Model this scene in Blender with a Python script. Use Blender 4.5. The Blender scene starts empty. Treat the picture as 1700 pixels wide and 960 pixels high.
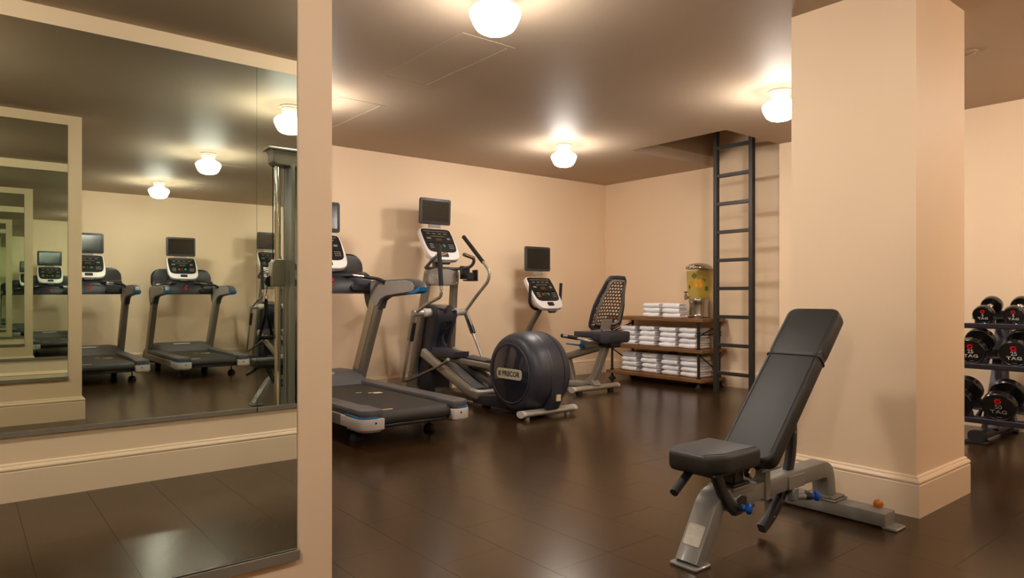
import bpy, bmesh, math, random
from mathutils import Vector, Matrix, Euler
random.seed(7)
PI = math.pi
S = bpy.context.scene
COL = S.collection

# ------------------------------------------------------------------ camera, world, exposure
AL = math.radians(51.016)
cam_d = bpy.data.cameras.new('camera')
cam_d.sensor_width = 36.0
cam_d.lens = 36.0 * 1131.79 / 1700.0
cam_d.shift_y = 11.17 / 1700.0
cam_d.clip_start = 0.02
cam = bpy.data.objects.new('camera', cam_d)
cam.location = (0, 0, 1.045)
cam.rotation_euler = (PI / 2, 0, AL - PI / 2)
COL.objects.link(cam)
S.camera = cam

W = bpy.data.worlds.new('world')
S.world = W
W.use_nodes = True
W.node_tree.nodes['Background'].inputs[0].default_value = (0.9, 0.8, 0.7, 1)
W.node_tree.nodes['Background'].inputs[1].default_value = 0.02

S.view_settings.view_transform = 'Standard'
S.view_settings.look = 'None'
S.view_settings.gamma = 1.0
S.view_settings.exposure = 0.27
S.view_settings.use_curve_mapping = False
LAMP = 110.0
LAMP_COL = (1.0, 0.92, 0.83)
cy = S.cycles
cy.max_bounces = 12
cy.diffuse_bounces = 6
cy.glossy_bounces = 10
cy.transparent_max_bounces = 10
cy.transmission_bounces = 8
cy.caustics_reflective = False
cy.caustics_refractive = False
cy.sample_clamp_indirect = 10.0
cy.blur_glossy = 0.1
cy.use_denoising = True
cy.adaptive_threshold = 0.03

# ------------------------------------------------------------------ measures of the place
H = 2.5576
YA, YB = 1.780, -0.7225          # the two mirror planes that face each other
Y1 = 6.463                       # wall behind the machines
X2 = 6.880                       # recessed wall with shelf and ladder
XR = 6.345                       # wall behind the dumbbells
XE = 0.8023                      # end of the mirror partition
XL = -3.0
HX0, HY0, HY1 = 5.425, 3.606, 4.74   # ceiling hatch
CX0, CX1, CY0, CY1 = 3.513, 4.145, 1.303, 1.9256


# ------------------------------------------------------------------ materials
def lin(c):
    return tuple(((v / 255) / 12.92 if v / 255 <= 0.04045 else (((v / 255) + 0.055) / 1.055) ** 2.4) for v in c) + (1,)


MATS = {}


def M(name, col, rough=0.5, metal=0.0, var=0.08, scale=18.0, bump=0.0, bscale=160.0, spec=0.5, coat=0.0, coat_rough=0.1,
      rvar=0.0, rnd=0.0, stretch=None):
    m = bpy.data.materials.new(name)
    m.use_nodes = True
    nt = m.node_tree
    b = nt.nodes['Principled BSDF']
    b.inputs['Metallic'].default_value = metal
    b.inputs['Roughness'].default_value = rough
    b.inputs['Specular IOR Level'].default_value = spec
    b.inputs['Coat Weight'].default_value = coat
    b.inputs['Coat Roughness'].default_value = coat_rough
    tc = nt.nodes.new('ShaderNodeTexCoord')
    mp = nt.nodes.new('ShaderNodeMapping')
    if stretch:
        mp.inputs['Scale'].default_value = stretch
    nt.links.new(tc.outputs['Object'], mp.inputs['Vector'])
    n = nt.nodes.new('ShaderNodeTexNoise')
    n.inputs['Scale'].default_value = scale
    n.inputs['Detail'].default_value = 5
    nt.links.new(mp.outputs[0], n.inputs['Vector'])
    c = lin(col)
    mix = nt.nodes.new('ShaderNodeMix')
    mix.data_type = 'RGBA'
    mix.inputs[6].default_value = tuple(v * (1 - var) for v in c[:3]) + (1,)
    mix.inputs[7].default_value = tuple(min(1, v * (1 + var)) for v in c[:3]) + (1,)
    nt.links.new(n.outputs['Fac'], mix.inputs[0])
    out = mix.outputs[2]
    if rnd:
        oi = nt.nodes.new('ShaderNodeObjectInfo')
        hs = nt.nodes.new('ShaderNodeHueSaturation')
        mr = nt.nodes.new('ShaderNodeMapRange')
        mr.inputs['To Min'].default_value = 1 - rnd
        mr.inputs['To Max'].default_value = 1 + rnd
        nt.links.new(oi.outputs['Random'], mr.inputs['Value'])
        nt.links.new(mr.outputs[0], hs.inputs['Value'])
        nt.links.new(out, hs.inputs['Color'])
        out = hs.outputs[0]
    nt.links.new(out, b.inputs['Base Color'])
    if rvar:
        r = nt.nodes.new('ShaderNodeMapRange')
        r.inputs['To Min'].default_value = max(0.02, rough - rvar)
        r.inputs['To Max'].default_value = rough + rvar
        nt.links.new(n.outputs['Fac'], r.inputs['Value'])
        nt.links.new(r.outputs[0], b.inputs['Roughness'])
    if bump:
        n2 = nt.nodes.new('ShaderNodeTexNoise')
        n2.inputs['Scale'].default_value = bscale
        n2.inputs['Detail'].default_value = 3
        nt.links.new(mp.outputs[0], n2.inputs['Vector'])
        bp = nt.nodes.new('ShaderNodeBump')
        bp.inputs['Strength'].default_value = bump
        bp.inputs['Distance'].default_value = 0.004
        nt.links.new(n2.outputs['Fac'], bp.inputs['Height'])
        nt.links.new(bp.outputs[0], b.inputs['Normal'])
    MATS[name] = m
    return m


M('wall_paint', (241, 215, 182), 0.55, var=0.025, scale=1.3, bump=0.04, bscale=220, spec=0.3)
M('trim_paint', (241, 217, 186), 0.38, var=0.02, scale=3, spec=0.4)
M('ceiling_paint', (188, 168, 146), 0.58, var=0.03, scale=1.2, bump=0.03, bscale=60, spec=0.10)
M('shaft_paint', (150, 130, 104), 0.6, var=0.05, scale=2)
M('floor_tile', (54, 37, 19), 0.22, var=0.30, scale=95, bump=0.012, bscale=260, spec=0.42, rvar=0.02, rnd=0.12)
MATS['floor_tile'].node_tree.nodes['Principled BSDF'].inputs['Specular Tint'].default_value = (1.0, 0.86, 0.68, 1)
M('floor_base', (22, 17, 13), 0.6)
M('silver', (172, 166, 155), 0.34, 0.4, var=0.04)
M('silver_dark', (136, 128, 116), 0.42, 0.25, var=0.05)
M('bench_silver', (134, 133, 128), 0.40, 0.25, var=0.03, coat=0.2)
M('pale_plastic', (196, 188, 180), 0.40, var=0.03)
M('white_plastic', (226, 220, 216), 0.34, var=0.02)
M('grey_plastic', (82, 80, 82), 0.46, var=0.06, bump=0.05, bscale=400)
M('armrest_grey', (150, 142, 134), 0.45, var=0.05)
M('navy_plastic', (48, 50, 60), 0.42, var=0.06, bump=0.03, bscale=500)
M('navy_gloss', (30, 33, 44), 0.12, var=0.05, coat=0.5)
M('black_plastic', (26, 26, 28), 0.42, var=0.08)
M('black_rubber', (22, 21, 21), 0.62, var=0.1, bump=0.1, bscale=300)
M('belt_rubber', (38, 35, 31), 0.55, var=0.15, scale=60, bump=0.15, bscale=420)
M('vinyl', (34, 33, 31), 0.50, var=0.1, scale=30, bump=0.09, bscale=330, spec=0.5)
M('screen_case', (56, 55, 58), 0.42, var=0.05)
M('screen', (16, 15, 14), 0.14, var=0.05, coat=0.3)
M('faceplate', (26, 27, 26), 0.30, var=0.1)
M('display', (74, 66, 38), 0.30, var=0.1)
M('inlay_tan', (172, 160, 132), 0.45, 0.2, var=0.05)
M('dash_black', (30, 31, 37), 0.32, var=0.06)
M('print_grey', (120, 116, 104), 0.5)
M('blue_accent', (16, 112, 176), 0.42, var=0.04)
M('blue_knob', (14, 84, 190), 0.35, var=0.04)
M('orange_accent', (206, 122, 24), 0.42, var=0.05)
M('orange_button', (150, 66, 24), 0.4)
M('green_button', (24, 128, 76), 0.4)
M('red_print', (236, 16, 28), 0.45, var=0.02)
M('white_print', (225, 222, 220), 0.5, var=0.02)
M('grey_print', (150, 146, 146), 0.5, var=0.02)
M('plaque', (190, 182, 154), 0.35, 0.15, var=0.03)
M('tag_metal', (178, 172, 158), 0.36, 0.5, var=0.06)
M('tag_print', (214, 208, 196), 0.5, var=0.02)
M('chrome', (215, 212, 206), 0.07, 1.0, var=0.02)
M('steel', (176, 170, 160), 0.22, 1.0, var=0.05, scale=8, stretch=(40, 40, 1))
M('ladder_iron', (62, 60, 57), 0.48, 0.5, var=0.1, bump=0.05)
M('pipe_iron', (48, 42, 38), 0.5, 0.6, var=0.15, bump=0.08)
M('wood', (132, 92, 54), 0.5, var=0.42, scale=5.0, bump=0.1, bscale=30, stretch=(9, 0.8, 9), rnd=0.06)
M('wood_end', (150, 104, 60), 0.55, var=0.35, scale=30)
M('towel', (250, 250, 255), 0.9, var=0.02, scale=60, bump=0.18, bscale=420, spec=0.1)
M('rack_steel', (84, 82, 92), 0.38, 0.55, var=0.05)
M('urethane', (17, 16, 18), 0.24, var=0.05, coat=0.25)
M('orange_rind', (255, 172, 20), 0.5, var=0.06)
M('orange_flesh', (255, 206, 84), 0.45, var=0.2, scale=70)
M('lime_flesh', (190, 205, 90), 0.45, var=0.2, scale=70)
M('leaf', (44, 98, 30), 0.5, var=0.2)
M('cord_black', (20, 20, 20), 0.5)
M('fixture_white', (222, 214, 204), 0.35, var=0.02)
M('sticker', (208, 196, 150), 0.5, var=0.1)
M('cloth_strap', (20, 20, 22), 0.8, var=0.1, bump=0.2, bscale=300)


def special():
    m = bpy.data.materials.new('mirror_silvering')
    m.use_nodes = True
    nt = m.node_tree
    nt.nodes.clear()
    o = nt.nodes.new('ShaderNodeOutputMaterial')
    g = nt.nodes.new('ShaderNodeBsdfGlossy')
    g.inputs['Roughness'].default_value = 0.0
    g.inputs['Color'].default_value = (0.85, 0.905, 0.845, 1)
    nt.links.new(g.outputs[0], o.inputs[0])
    MATS['mirror'] = m
    m = M('mirror_edge', (70, 92, 78), 0.15, 0.2, var=0.05)
    m = bpy.data.materials.new('opal_globe')
    m.use_nodes = True
    nt = m.node_tree
    b = nt.nodes['Principled BSDF']
    b.inputs['Base Color'].default_value = (0.9, 0.88, 0.85, 1)
    b.inputs['Emission Color'].default_value = LAMP_COL + (1,)
    # emission shaped by the normal: shoulder dimmed to cut hot spots on the ceiling
    tc = nt.nodes.new('ShaderNodeTexCoord')
    sp = nt.nodes.new('ShaderNodeSeparateXYZ')
    nt.links.new(tc.outputs['Normal'], sp.inputs[0])
    mr = nt.nodes.new('ShaderNodeMapRange')
    for k, v in (('From Min', -0.25), ('From Max', 0.45), ('To Min', LAMP), ('To Max', LAMP * 0.06)):
        mr.inputs[k].default_value = v
    nt.links.new(sp.outputs['Z'], mr.inputs['Value'])
    nt.links.new(mr.outputs[0], b.inputs['Emission Strength'])
    MATS['globe'] = m
    for nm, tint, rough, frac in (('clear_jar', (0.97, 0.98, 0.95), 0.03, 0.10), ('clear_shroud', (0.90, 0.92, 0.90), 0.25, 0.20)):
        m = bpy.data.materials.new(nm)
        m.use_nodes = True
        nt = m.node_tree
        nt.nodes.clear()
        o = nt.nodes.new('ShaderNodeOutputMaterial')
        t = nt.nodes.new('ShaderNodeBsdfTransparent')
        t.inputs[0].default_value = tint + (1,)
        g = nt.nodes.new('ShaderNodeBsdfGlossy')
        g.inputs['Roughness'].default_value = rough
        lw = nt.nodes.new('ShaderNodeMath')
        lw.operation = 'MULTIPLY'
        lf = nt.nodes.new('ShaderNodeLayerWeight')
        lf.inputs[0].default_value = 0.35
        nt.links.new(lf.outputs['Facing'], lw.inputs[0])
        lw.inputs[1].default_value = frac * 2.2
        mx = nt.nodes.new('ShaderNodeMixShader')
        nt.links.new(lw.outputs[0], mx.inputs[0])
        nt.links.new(t.outputs[0], mx.inputs[1])
        nt.links.new(g.outputs[0], mx.inputs[2])
        nt.links.new(mx.outputs[0], o.inputs[0])
        MATS[nm] = m
        if nm == 'clear_shroud':
            df = nt.nodes.new('ShaderNodeBsdfDiffuse')
            df.inputs[0].default_value = (0.42, 0.43, 0.40, 1)
            m2 = nt.nodes.new('ShaderNodeMixShader')
            m2.inputs[0].default_value = 0.45
            nt.links.new(mx.outputs[0], m2.inputs[1])
            nt.links.new(df.outputs[0], m2.inputs[2])
            nt.links.new(m2.outputs[0], o.inputs[0])
    m = bpy.data.materials.new('citrus_water')
    m.use_nodes = True
    nt = m.node_tree
    nt.nodes.clear()
    o = nt.nodes.new('ShaderNodeOutputMaterial')
    t = nt.nodes.new('ShaderNodeBsdfTransparent')
    t.inputs[0].default_value = (0.95, 0.92, 0.66, 1)
    d = nt.nodes.new('ShaderNodeBsdfTranslucent')
    d2 = nt.nodes.new('ShaderNodeBsdfDiffuse')
    tc = nt.nodes.new('ShaderNodeTexCoord')
    n = nt.nodes.new('ShaderNodeTexNoise')
    n.inputs['Scale'].default_value = 14
    nt.links.new(tc.outputs['Object'], n.inputs['Vector'])
    mc = nt.nodes.new('ShaderNodeMix')
    mc.data_type = 'RGBA'
    mc.inputs[6].default_value = lin((226, 202, 96))
    mc.inputs[7].default_value = lin((236, 220, 130))
    nt.links.new(n.outputs['Fac'], mc.inputs[0])
    nt.links.new(mc.outputs[2], d.inputs[0])
    nt.links.new(mc.outputs[2], d2.inputs[0])
    a = nt.nodes.new('ShaderNodeMixShader')
    a.inputs[0].default_value = 0.55
    nt.links.new(d.outputs[0], a.inputs[1])
    nt.links.new(d2.outputs[0], a.inputs[2])
    mx = nt.nodes.new('ShaderNodeMixShader')
    mx.inputs[0].default_value = 0.26
    nt.links.new(t.outputs[0], mx.inputs[1])
    nt.links.new(a.outputs[0], mx.inputs[2])
    nt.links.new(mx.outputs[0], o.inputs[0])
    MATS['drink'] = m


special()


# ------------------------------------------------------------------ mesh helpers
def box(bm, a, b, bev=0.0, seg=2, mtx=None):
    a, b = Vector(a), Vector(b)
    r = bmesh.ops.create_cube(bm, size=1.0)
    vs = r['verts']
    c, s = (a + b) / 2, b - a
    for v in vs:
        v.co = Vector((v.co.x * s.x, v.co.y * s.y, v.co.z * s.z)) + c
    if bev > 0:
        es = list({e for v in vs for e in v.link_edges})
        q = bmesh.ops.bevel(bm, geom=es, offset=min(bev, 0.49 * min(abs(s.x), abs(s.y), abs(s.z))), segments=seg, affect='EDGES', profile=0.5)
        vs = list({v for f in q['faces'] for v in f.verts} | {v for v in vs if v.is_valid})
    if mtx is not None:
        for v in vs:
            v.co = mtx @ v.co
    return vs


AX = {'x': lambda u, v, w: (w, u, v), 'y': lambda u, v, w: (u, w, v), 'z': lambda u, v, w: (u, v, w)}


def prism(bm, pts, axis, w0, w1, bev=0.0, seg=2, mtx=None):
    """extrude the outline pts (u,v) along an axis: x -> (y,z), y -> (x,z), z -> (x,y)"""
    f = AX[axis]
    a = [bm.verts.new(f(u, v, w0)) for u, v in pts]
    b = [bm.verts.new(f(u, v, w1)) for u, v in pts]
    n = len(pts)
    fs = [bm.faces.new(a[::-1]), bm.faces.new(b)]
    for i in range(n):
        j = (i + 1) % n
        fs.append(bm.faces.new((a[i], a[j], b[j], b[i])))
    bmesh.ops.recalc_face_normals(bm, faces=fs)
    vs = a + b
    if bev > 0:
        es = [e for e in {e for q in fs[:2] for e in q.edges}]
        q = bmesh.ops.bevel(bm, geom=es, offset=bev, segments=seg, affect='EDGES', profile=0.5)
        vs = list({v for g in q['faces'] for v in g.verts} | {v for v in vs if v.is_valid})
    if mtx is not None:
        for v in vs:
            v.co = mtx @ v.co
    return vs


def fillet(pts, r, n=5):
    """round the corners of a 3-D polyline"""
    pts = [Vector(p) for p in pts]
    out = [pts[0]]
    for i in range(1, len(pts) - 1):
        p0, p, p1 = pts[i - 1], pts[i], pts[i + 1]
        d0, d1 = (p0 - p), (p1 - p)
        k = min(r, d0.length * 0.48, d1.length * 0.48)
        a, b = p + d0.normalized() * k, p + d1.normalized() * k
        for t in range(n + 1):
            s = t / n
            out.append((1 - s) ** 2 * a + 2 * s * (1 - s) * p + s * s * b)
    out.append(pts[-1])
    return out


def sweep(bm, path, sec, up=(0, 0, 1), cap=True):
    """sweep a closed 2-D section along a path; section u is sideways, v is along up"""
    path = [Vector(p) for p in path]
    up = Vector(up)
    rings = []
    for i, p in enumerate(path):
        if i == 0:
            t = path[1] - p
        elif i == len(path) - 1:
            t = p - path[i - 1]
        else:
            t = (path[i + 1] - p).normalized() + (p - path[i - 1]).normalized()
        t.normalize()
        s = t.cross(up)
        if s.length < 1e-4:
            s = t.cross(Vector((0, 1, 0)))
        s.normalize()
        u = s.cross(t).normalized()
        rings.append([bm.verts.new(p + s * a + u * b) for a, b in sec])
    n = len(sec)
    fs = []
    for r0, r1 in zip(rings, rings[1:]):
        for i in range(n):
            j = (i + 1) % n
            fs.append(bm.faces.new((r0[i], r0[j], r1[j], r1[i])))
    if cap:
        fs.append(bm.faces.new(rings[0][::-1]))
        fs.append(bm.faces.new(rings[-1]))
    bmesh.ops.recalc_face_normals(bm, faces=fs)
    return [v for r in rings for v in r]


def circ(r, n=12, sx=1.0, sy=1.0):
    return [(r * sx * math.cos(2 * PI * i / n), r * sy * math.sin(2 * PI * i / n)) for i in range(n)]


def rrect(w, h, r, n=4, cx=0, cy=0):
    """rounded rectangle outline, counter-clockwise"""
    o = []
    r = min(r, w / 2 - 1e-4, h / 2 - 1e-4)
    for qx, qy, a0 in ((1, -1, -90), (1, 1, 0), (-1, 1, 90), (-1, -1, 180)):
        for i in range(n + 1):
            a = math.radians(a0 + 90 * i / n)
            o.append((cx + qx * (w / 2 - r) + r * math.cos(a), cy + qy * (h / 2 - r) + r * math.sin(a)))
    return o


def tube(bm, pts, r, n=10, fr=0.0, up=(0, 0, 1), fn=5):
    p = fillet(pts, fr, fn) if fr else pts
    return sweep(bm, p, circ(r, n), up)


def lathe(bm, prof, c=(0, 0, 0), axis='z', n=24, mtx=None):
    """revolve (radius, height) pairs"""
    f = {'z': lambda x, y, h: (x, y, h), 'x': lambda x, y, h: (h, x, y), 'y': lambda x, y, h: (x, h, y)}[axis]
    c = Vector(c)
    rings = []
    for r, h in prof:
        if r < 1e-5:
            rings.append([bm.verts.new(Vector(f(0, 0, h)) + c)])
        else:
            rings.append([bm.verts.new(Vector(f(r * math.cos(2 * PI * i / n), r * math.sin(2 * PI * i / n), h)) + c) for i in range(n)])
    fs = []
    for a, b in zip(rings, rings[1:]):
        for i in range(n):
            j = (i + 1) % n
            if len(a) == 1 and len(b) == 1:
                continue
            if len(a) == 1:
                fs.append(bm.faces.new((a[0], b[j], b[i])))
            elif len(b) == 1:
                fs.append(bm.faces.new((a[i], a[j], b[0])))
            else:
                fs.append(bm.faces.new((a[i], a[j], b[j], b[i])))
    for r in (rings[0], rings[-1]):
        if len(r) > 2:
            fs.append(bm.faces.new(r))
    bmesh.ops.recalc_face_normals(bm, faces=fs)
    vs = [v for r in rings for v in r]
    if mtx is not None:
        for v in vs:
            v.co = mtx @ v.co
    return vs


def cyl(bm, a, b, r, n=14, bev=0.0):
    """solid rod between two points"""
    a, b = Vector(a), Vector(b)
    d = b - a
    L = d.length
    q = d.to_track_quat('Z', 'Y').to_matrix().to_4x4()
    pr = [(0, 0), (r, 0), (r, L), (0, L)] if not bev else [(0, 0), (r - bev, 0), (r, bev), (r, L - bev), (r - bev, L), (0, L)]
    return lathe(bm, pr, n=n, mtx=Matrix.Translation(a) @ q)


def obj(name, bm, mat, parent=None, smooth=35, off=None):
    me = bpy.data.meshes.new(name)
    if off is not None:
        bmesh.ops.translate(bm, verts=bm.verts, vec=-Vector(off))
    bm.to_mesh(me)
    bm.free()
    me.materials.append(MATS[mat])
    if smooth:
        for p in me.polygons:
            p.use_smooth = True
        me.set_sharp_from_angle(angle=math.radians(smooth))
    o = bpy.data.objects.new(name, me)
    COL.objects.link(o)
    if parent is not None:
        o.parent = parent
    return o


def P(name, mat, parent, fn, smooth=35, off=None):
    bm = bmesh.new()
    fn(bm)
    return obj(name, bm, mat, parent, smooth, off)


def thing(name, loc, label, cat, group=None):
    o = bpy.data.objects.new(name, None)
    o.empty_display_size = 0.1
    o.location = loc
    COL.objects.link(o)
    return tag(o, label, cat, group)


def tag(o, label=None, cat=None, group=None, kind=None):
    if label:
        o['label'] = label
    if cat:
        o['category'] = cat
    if group:
        o['group'] = group
    if kind:
        o['kind'] = kind
    return o


def dup(o, parent=None):
    c = o.copy()
    COL.objects.link(c)
    if parent is not None:
        c.parent = parent
    for ch in list(o.children):
        dup(ch, c)
    return c


def text(bm, s, size, mtx, depth=0.0008, bold=0.0, space=1.0, sx=1.0):
    cu = bpy.data.curves.new('lettering', 'FONT')
    cu.body = s
    cu.size = size
    cu.align_x = 'CENTER'
    cu.align_y = 'CENTER'
    cu.extrude = depth
    cu.offset = bold
    cu.space_character = space
    cu.resolution_u = 3
    o = bpy.data.objects.new('lettering', cu)
    COL.objects.link(o)
    dg = bpy.context.evaluated_depsgraph_get()
    me = bpy.data.meshes.new_from_object(o.evaluated_get(dg))
    n0 = len(bm.verts)
    bm.from_mesh(me)
    bm.verts.ensure_lookup_table()
    for v in bm.verts[n0:]:
        v.co = mtx @ Vector((v.co.x * sx, v.co.y, v.co.z))
    bpy.data.objects.remove(o)
    bpy.data.curves.remove(cu)
    bpy.data.meshes.remove(me)


def frame(o, u, v):
    """matrix whose x is u, y is v, z is u x v, at o"""
    u, v = Vector(u).normalized(), Vector(v).normalized()
    w = u.cross(v)
    m = Matrix.Identity(4)
    for i in range(3):
        m[i][0], m[i][1], m[i][2], m[i][3] = u[i], v[i], w[i], o[i]
    return m


def struct(name, mat, fn, label, smooth=0):
    o = P(name, mat, None, fn, smooth)
    return tag(o, label, None, None, 'structure')


# ------------------------------------------------------------------ the room
T = 0.12
floor = struct('floor', 'floor_base', lambda bm: box(bm, (XL, YB - T, -0.12), (X2 + T, Y1 + T, -0.004)), 'dark brown tiled gym floor')


def ceiling_mesh(bm):
    x0, x1, y0, y1 = XL - T, X2 + T, YB - T, Y1 + T
    for a, b in (((x0, y0), (HX0, y1)), ((HX0, y0), (x1, HY0)), ((HX0, HY1), (x1, y1))):
        box(bm, (a[0], a[1], H), (b[0], b[1], H + 0.12))


struct('ceiling', 'ceiling_paint', ceiling_mesh, 'taupe painted ceiling with a square hatch above the ladder')
ST = H + 1.15


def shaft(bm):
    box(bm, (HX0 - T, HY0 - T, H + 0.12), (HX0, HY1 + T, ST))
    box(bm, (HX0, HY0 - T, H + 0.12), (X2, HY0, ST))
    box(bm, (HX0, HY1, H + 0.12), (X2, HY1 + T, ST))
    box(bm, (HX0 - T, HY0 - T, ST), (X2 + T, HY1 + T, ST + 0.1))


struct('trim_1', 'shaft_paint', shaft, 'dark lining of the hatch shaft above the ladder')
struct('wall_back', 'wall_paint', lambda bm: box(bm, (XL - T, Y1, -0.1), (X2 + T, Y1 + T, H)), 'cream wall behind the cardio machines')
struct('wall_right', 'wall_paint', lambda bm: box(bm, (X2, HY0 - T, -0.1), (X2 + T, Y1, ST)), 'cream wall behind the shelf and ladder')
struct('wall_right_front', 'wall_paint', lambda bm: box(bm, (XR, YB - T, -0.1), (X2, HY0, H)), 'cream wall behind the dumbbell rack')
struct('wall_front', 'wall_paint', lambda bm: box(bm, (XL - T, YB - T - 0.006, -0.1), (XR, YB - 0.006, H)), 'cream wall carrying the mirror seen in reflection')
struct('wall_left', 'wall_paint', lambda bm: box(bm, (XL - T, YB, -0.1), (XL, Y1, H)), 'cream end wall out of view')
struct('wall_partition', 'wall_paint', lambda bm: box(bm, (XL, YA + 0.006, -0.004), (XE, YA + 0.15, H)), 'cream partition wall carrying the large mirror')
struct('wall_column', 'wall_paint', lambda bm: box(bm, (CX0, CY0, -0.004), (CX1, CY1, H)), 'square cream column beside the weight bench')

BB = [(0, 0), (0.022, 0), (0.022, 0.150), (0.019, 0.153), (0.019, 0.157), (0.023, 0.161), (0.023, 0.168), (0.016, 0.178), (0.010, 0.180), (0.010, 0.186), (0.006, 0.191), (0, 0.193)]


def baseboard(bm, path, closed=False):
    """mitred moulding; the room side is to the left of the path"""
    n = len(path)
    ring = []
    for i, p in enumerate(path):
        p = Vector(p)
        d0 = (p - Vector(path[i - 1])).normalized() if (i or closed) else None
        d1 = (Vector(path[(i + 1) % n]) - p).normalized() if (i < n - 1 or closed) else None
        d0 = d0 or d1
        d1 = d1 or d0
        n0, n1 = Vector((-d0.y, d0.x)), Vector((-d1.y, d1.x))
        m = (n0 + n1) / (1 + n0.dot(n1))
        ring.append([bm.verts.new((p.x + m.x * o, p.y + m.y * o, z)) for o, z in BB])
    k = len(BB)
    fs = []
    for i in range(n if closed else n - 1):
        a, b = ring[i], ring[(i + 1) % n]
        for j in range(k):
            fs.append(bm.faces.new((a[j], a[(j + 1) % k], b[(j + 1) % k], b[j])))
    if not closed:
        fs += [bm.faces.new(ring[0]), bm.faces.new(ring[-1][::-1])]
    bmesh.ops.recalc_face_normals(bm, faces=fs)


struct('baseboard_back', 'trim_paint', lambda bm: baseboard(bm, [(X2, Y1), (XL, Y1)]), 'cream moulded baseboard behind the cardio machines', 25)
struct('baseboard_right', 'trim_paint', lambda bm: baseboard(bm, [(XR, YB), (XR, HY0), (X2, HY0), (X2, Y1)]), 'cream moulded baseboard by shelf and dumbbells', 25)
struct('baseboard_partition', 'trim_paint', lambda bm: baseboard(bm, [(XL, YA + 0.15), (XE, YA + 0.15), (XE, YA + 0.006), (XL, YA + 0.006)]), 'cream moulded baseboard of the mirror partition', 25)
struct('baseboard_front', 'trim_paint', lambda bm: baseboard(bm, [(XL, YB - 0.006), (XR, YB - 0.006)]), 'cream moulded baseboard below the reflected mirror', 25)
struct('baseboard_column', 'trim_paint', lambda bm: baseboard(bm, [(CX0, CY0), (CX0, CY1), (CX1, CY1), (CX1, CY0)], True), 'cream moulded baseboard around the column', 25)


# floor tiles: 305 x 610 mm, laid in staggered columns along y
def tiles():
    tw, tl, g = 0.3055, 0.61, 0.0007
    bm = bmesh.new()
    box(bm, (-tw / 2 + g, -tl / 2 + g, -0.010), (tw / 2 - g, tl / 2 - g, 0.0))
    proto = obj('tile', bm, 'floor_tile', floor, 0)
    cand = []
    ph = [0.36, 0.08, 0.40, 0.08, 0.08, 0.36, 0.08, 0.36]
    i0 = int(math.floor((XL - 0.83) / tw))
    for i in range(i0, i0 + 40):
        x = 0.83 + tw * (i + 0.5)
        if x + tw / 2 < XL or x - tw / 2 > X2:
            continue
        p = ph[i % len(ph)]
        for j in range(-4, 14):
            y = p + tl * (j + 0.5)
            if y + tl / 2 < YB or y - tl / 2 > Y1 + 0.02:
                continue
            if XR < x - tw / 2 and y + tl / 2 < HY0:
                continue
            cand.append((x, y))

    def rank(c):
        x, y = c
        z = x * math.cos(AL) + y * math.sin(AL)
        r = x * math.sin(AL) - y * math.cos(AL)
        best = 99.0
        if z > 0.4 and abs(r / z) < 0.9:
            best = math.hypot(x, y)
            if x < 0.9 + (y - 1.78) * 0.42 and y > 1.9:
                best += 20
        if y < 1.8 and -0.4 < x < 2.6:
            best = min(best, 3.5 + math.hypot(x, y))
        if y > 1.8 and 0.7 < x < 4:
            best = min(best, 9.5 + 0.3 * y)
        return best
    cand.sort(key=rank)
    first = True
    rest = bmesh.new()
    rr = random.Random(3)
    for k, (x, y) in enumerate(cand):
        x0, x1, y0, y1 = max(x - tw / 2, XL), min(x + tw / 2, X2), max(y - tl / 2, YB), min(y + tl / 2, Y1)
        if x1 - x0 < 0.02 or y1 - y0 < 0.02:
            continue
        dz = 0.0
        if k < 290:
            if first:
                o, first = proto, False
            else:
                o = proto.copy()
                COL.objects.link(o)
                o.parent = floor
            o.location = ((x0 + x1) / 2, (y0 + y1) / 2, dz)
            o.scale = ((x1 - x0) / tw, (y1 - y0) / tl, 1)
        else:
            box(rest, (x0 + g, y0 + g, -0.010), (x1 - g, y1 - g, dz))
    r = obj('tile_field', rest, 'floor_tile', floor, 0)
    r['kind'] = 'stuff'


tiles()


# ------------------------------------------------------------------ mirrors
def mirror(x0, x1, ysurf, sgn, z0, z1, label, name='wall_mirror', chan=True):
    """sgn: direction the mirror faces along y"""
    t = thing(name, ((x0 + x1) / 2, ysurf, z0), label, 'mirror')
    off = ((x0 + x1) / 2, ysurf, z0)
    yb = ysurf - sgn * 0.0055

    def face(bm):
        v = [bm.verts.new(c) for c in ((x0, ysurf, z0), (x1, ysurf, z0), (x1, ysurf, z1), (x0, ysurf, z1))]
        f = bm.faces.new(v if sgn < 0 else v[::-1])
    P('silvered_glass', 'mirror', t, face, 0, off)

    def edge(bm):
        e = 0.0008
        a, b = sorted((yb, ysurf - sgn * 0.0004))
        box(bm, (x0 - e, a, z0), (x1 + e, b, z1 + e))
    P('glass_edge', 'mirror_edge', t, edge, 0, off)
    if chan:
        def ch(bm):
            a, b = sorted((yb, ysurf + sgn * 0.009))
            box(bm, (x0 - 0.006, a, z0 - 0.020), (x1 + 0.006, b, z0 - 0.001), 0.0015, 1)
            a, b = sorted((ysurf + sgn * 0.0035, ysurf + sgn * 0.009))
            box(bm, (x0 - 0.006, a, z0 - 0.004), (x1 + 0.006, b, z0 + 0.007), 0.001, 1)
        P('bottom_channel', 'silver_dark', t, ch, 0, off)
    return t


mirror(-0.65, 0.700, YA, -1, 0.360, 2.476, 'large frameless mirror on the partition wall, metal channel along its foot')
for a, b, l in ((-1.270, 0.0785, 'mirror panel behind the camera, out of the reflected view'),
                (0.0805, 1.4285, 'wide mirror panel on the opposite wall, reflected in the large mirror'),
                (1.4305, 2.780, 'mirror panel on the opposite wall, behind the cable machine')):
    if a < -1:
        continue
    mirror(a, b, YB, 1, 0.345, 2.462, l)

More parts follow.
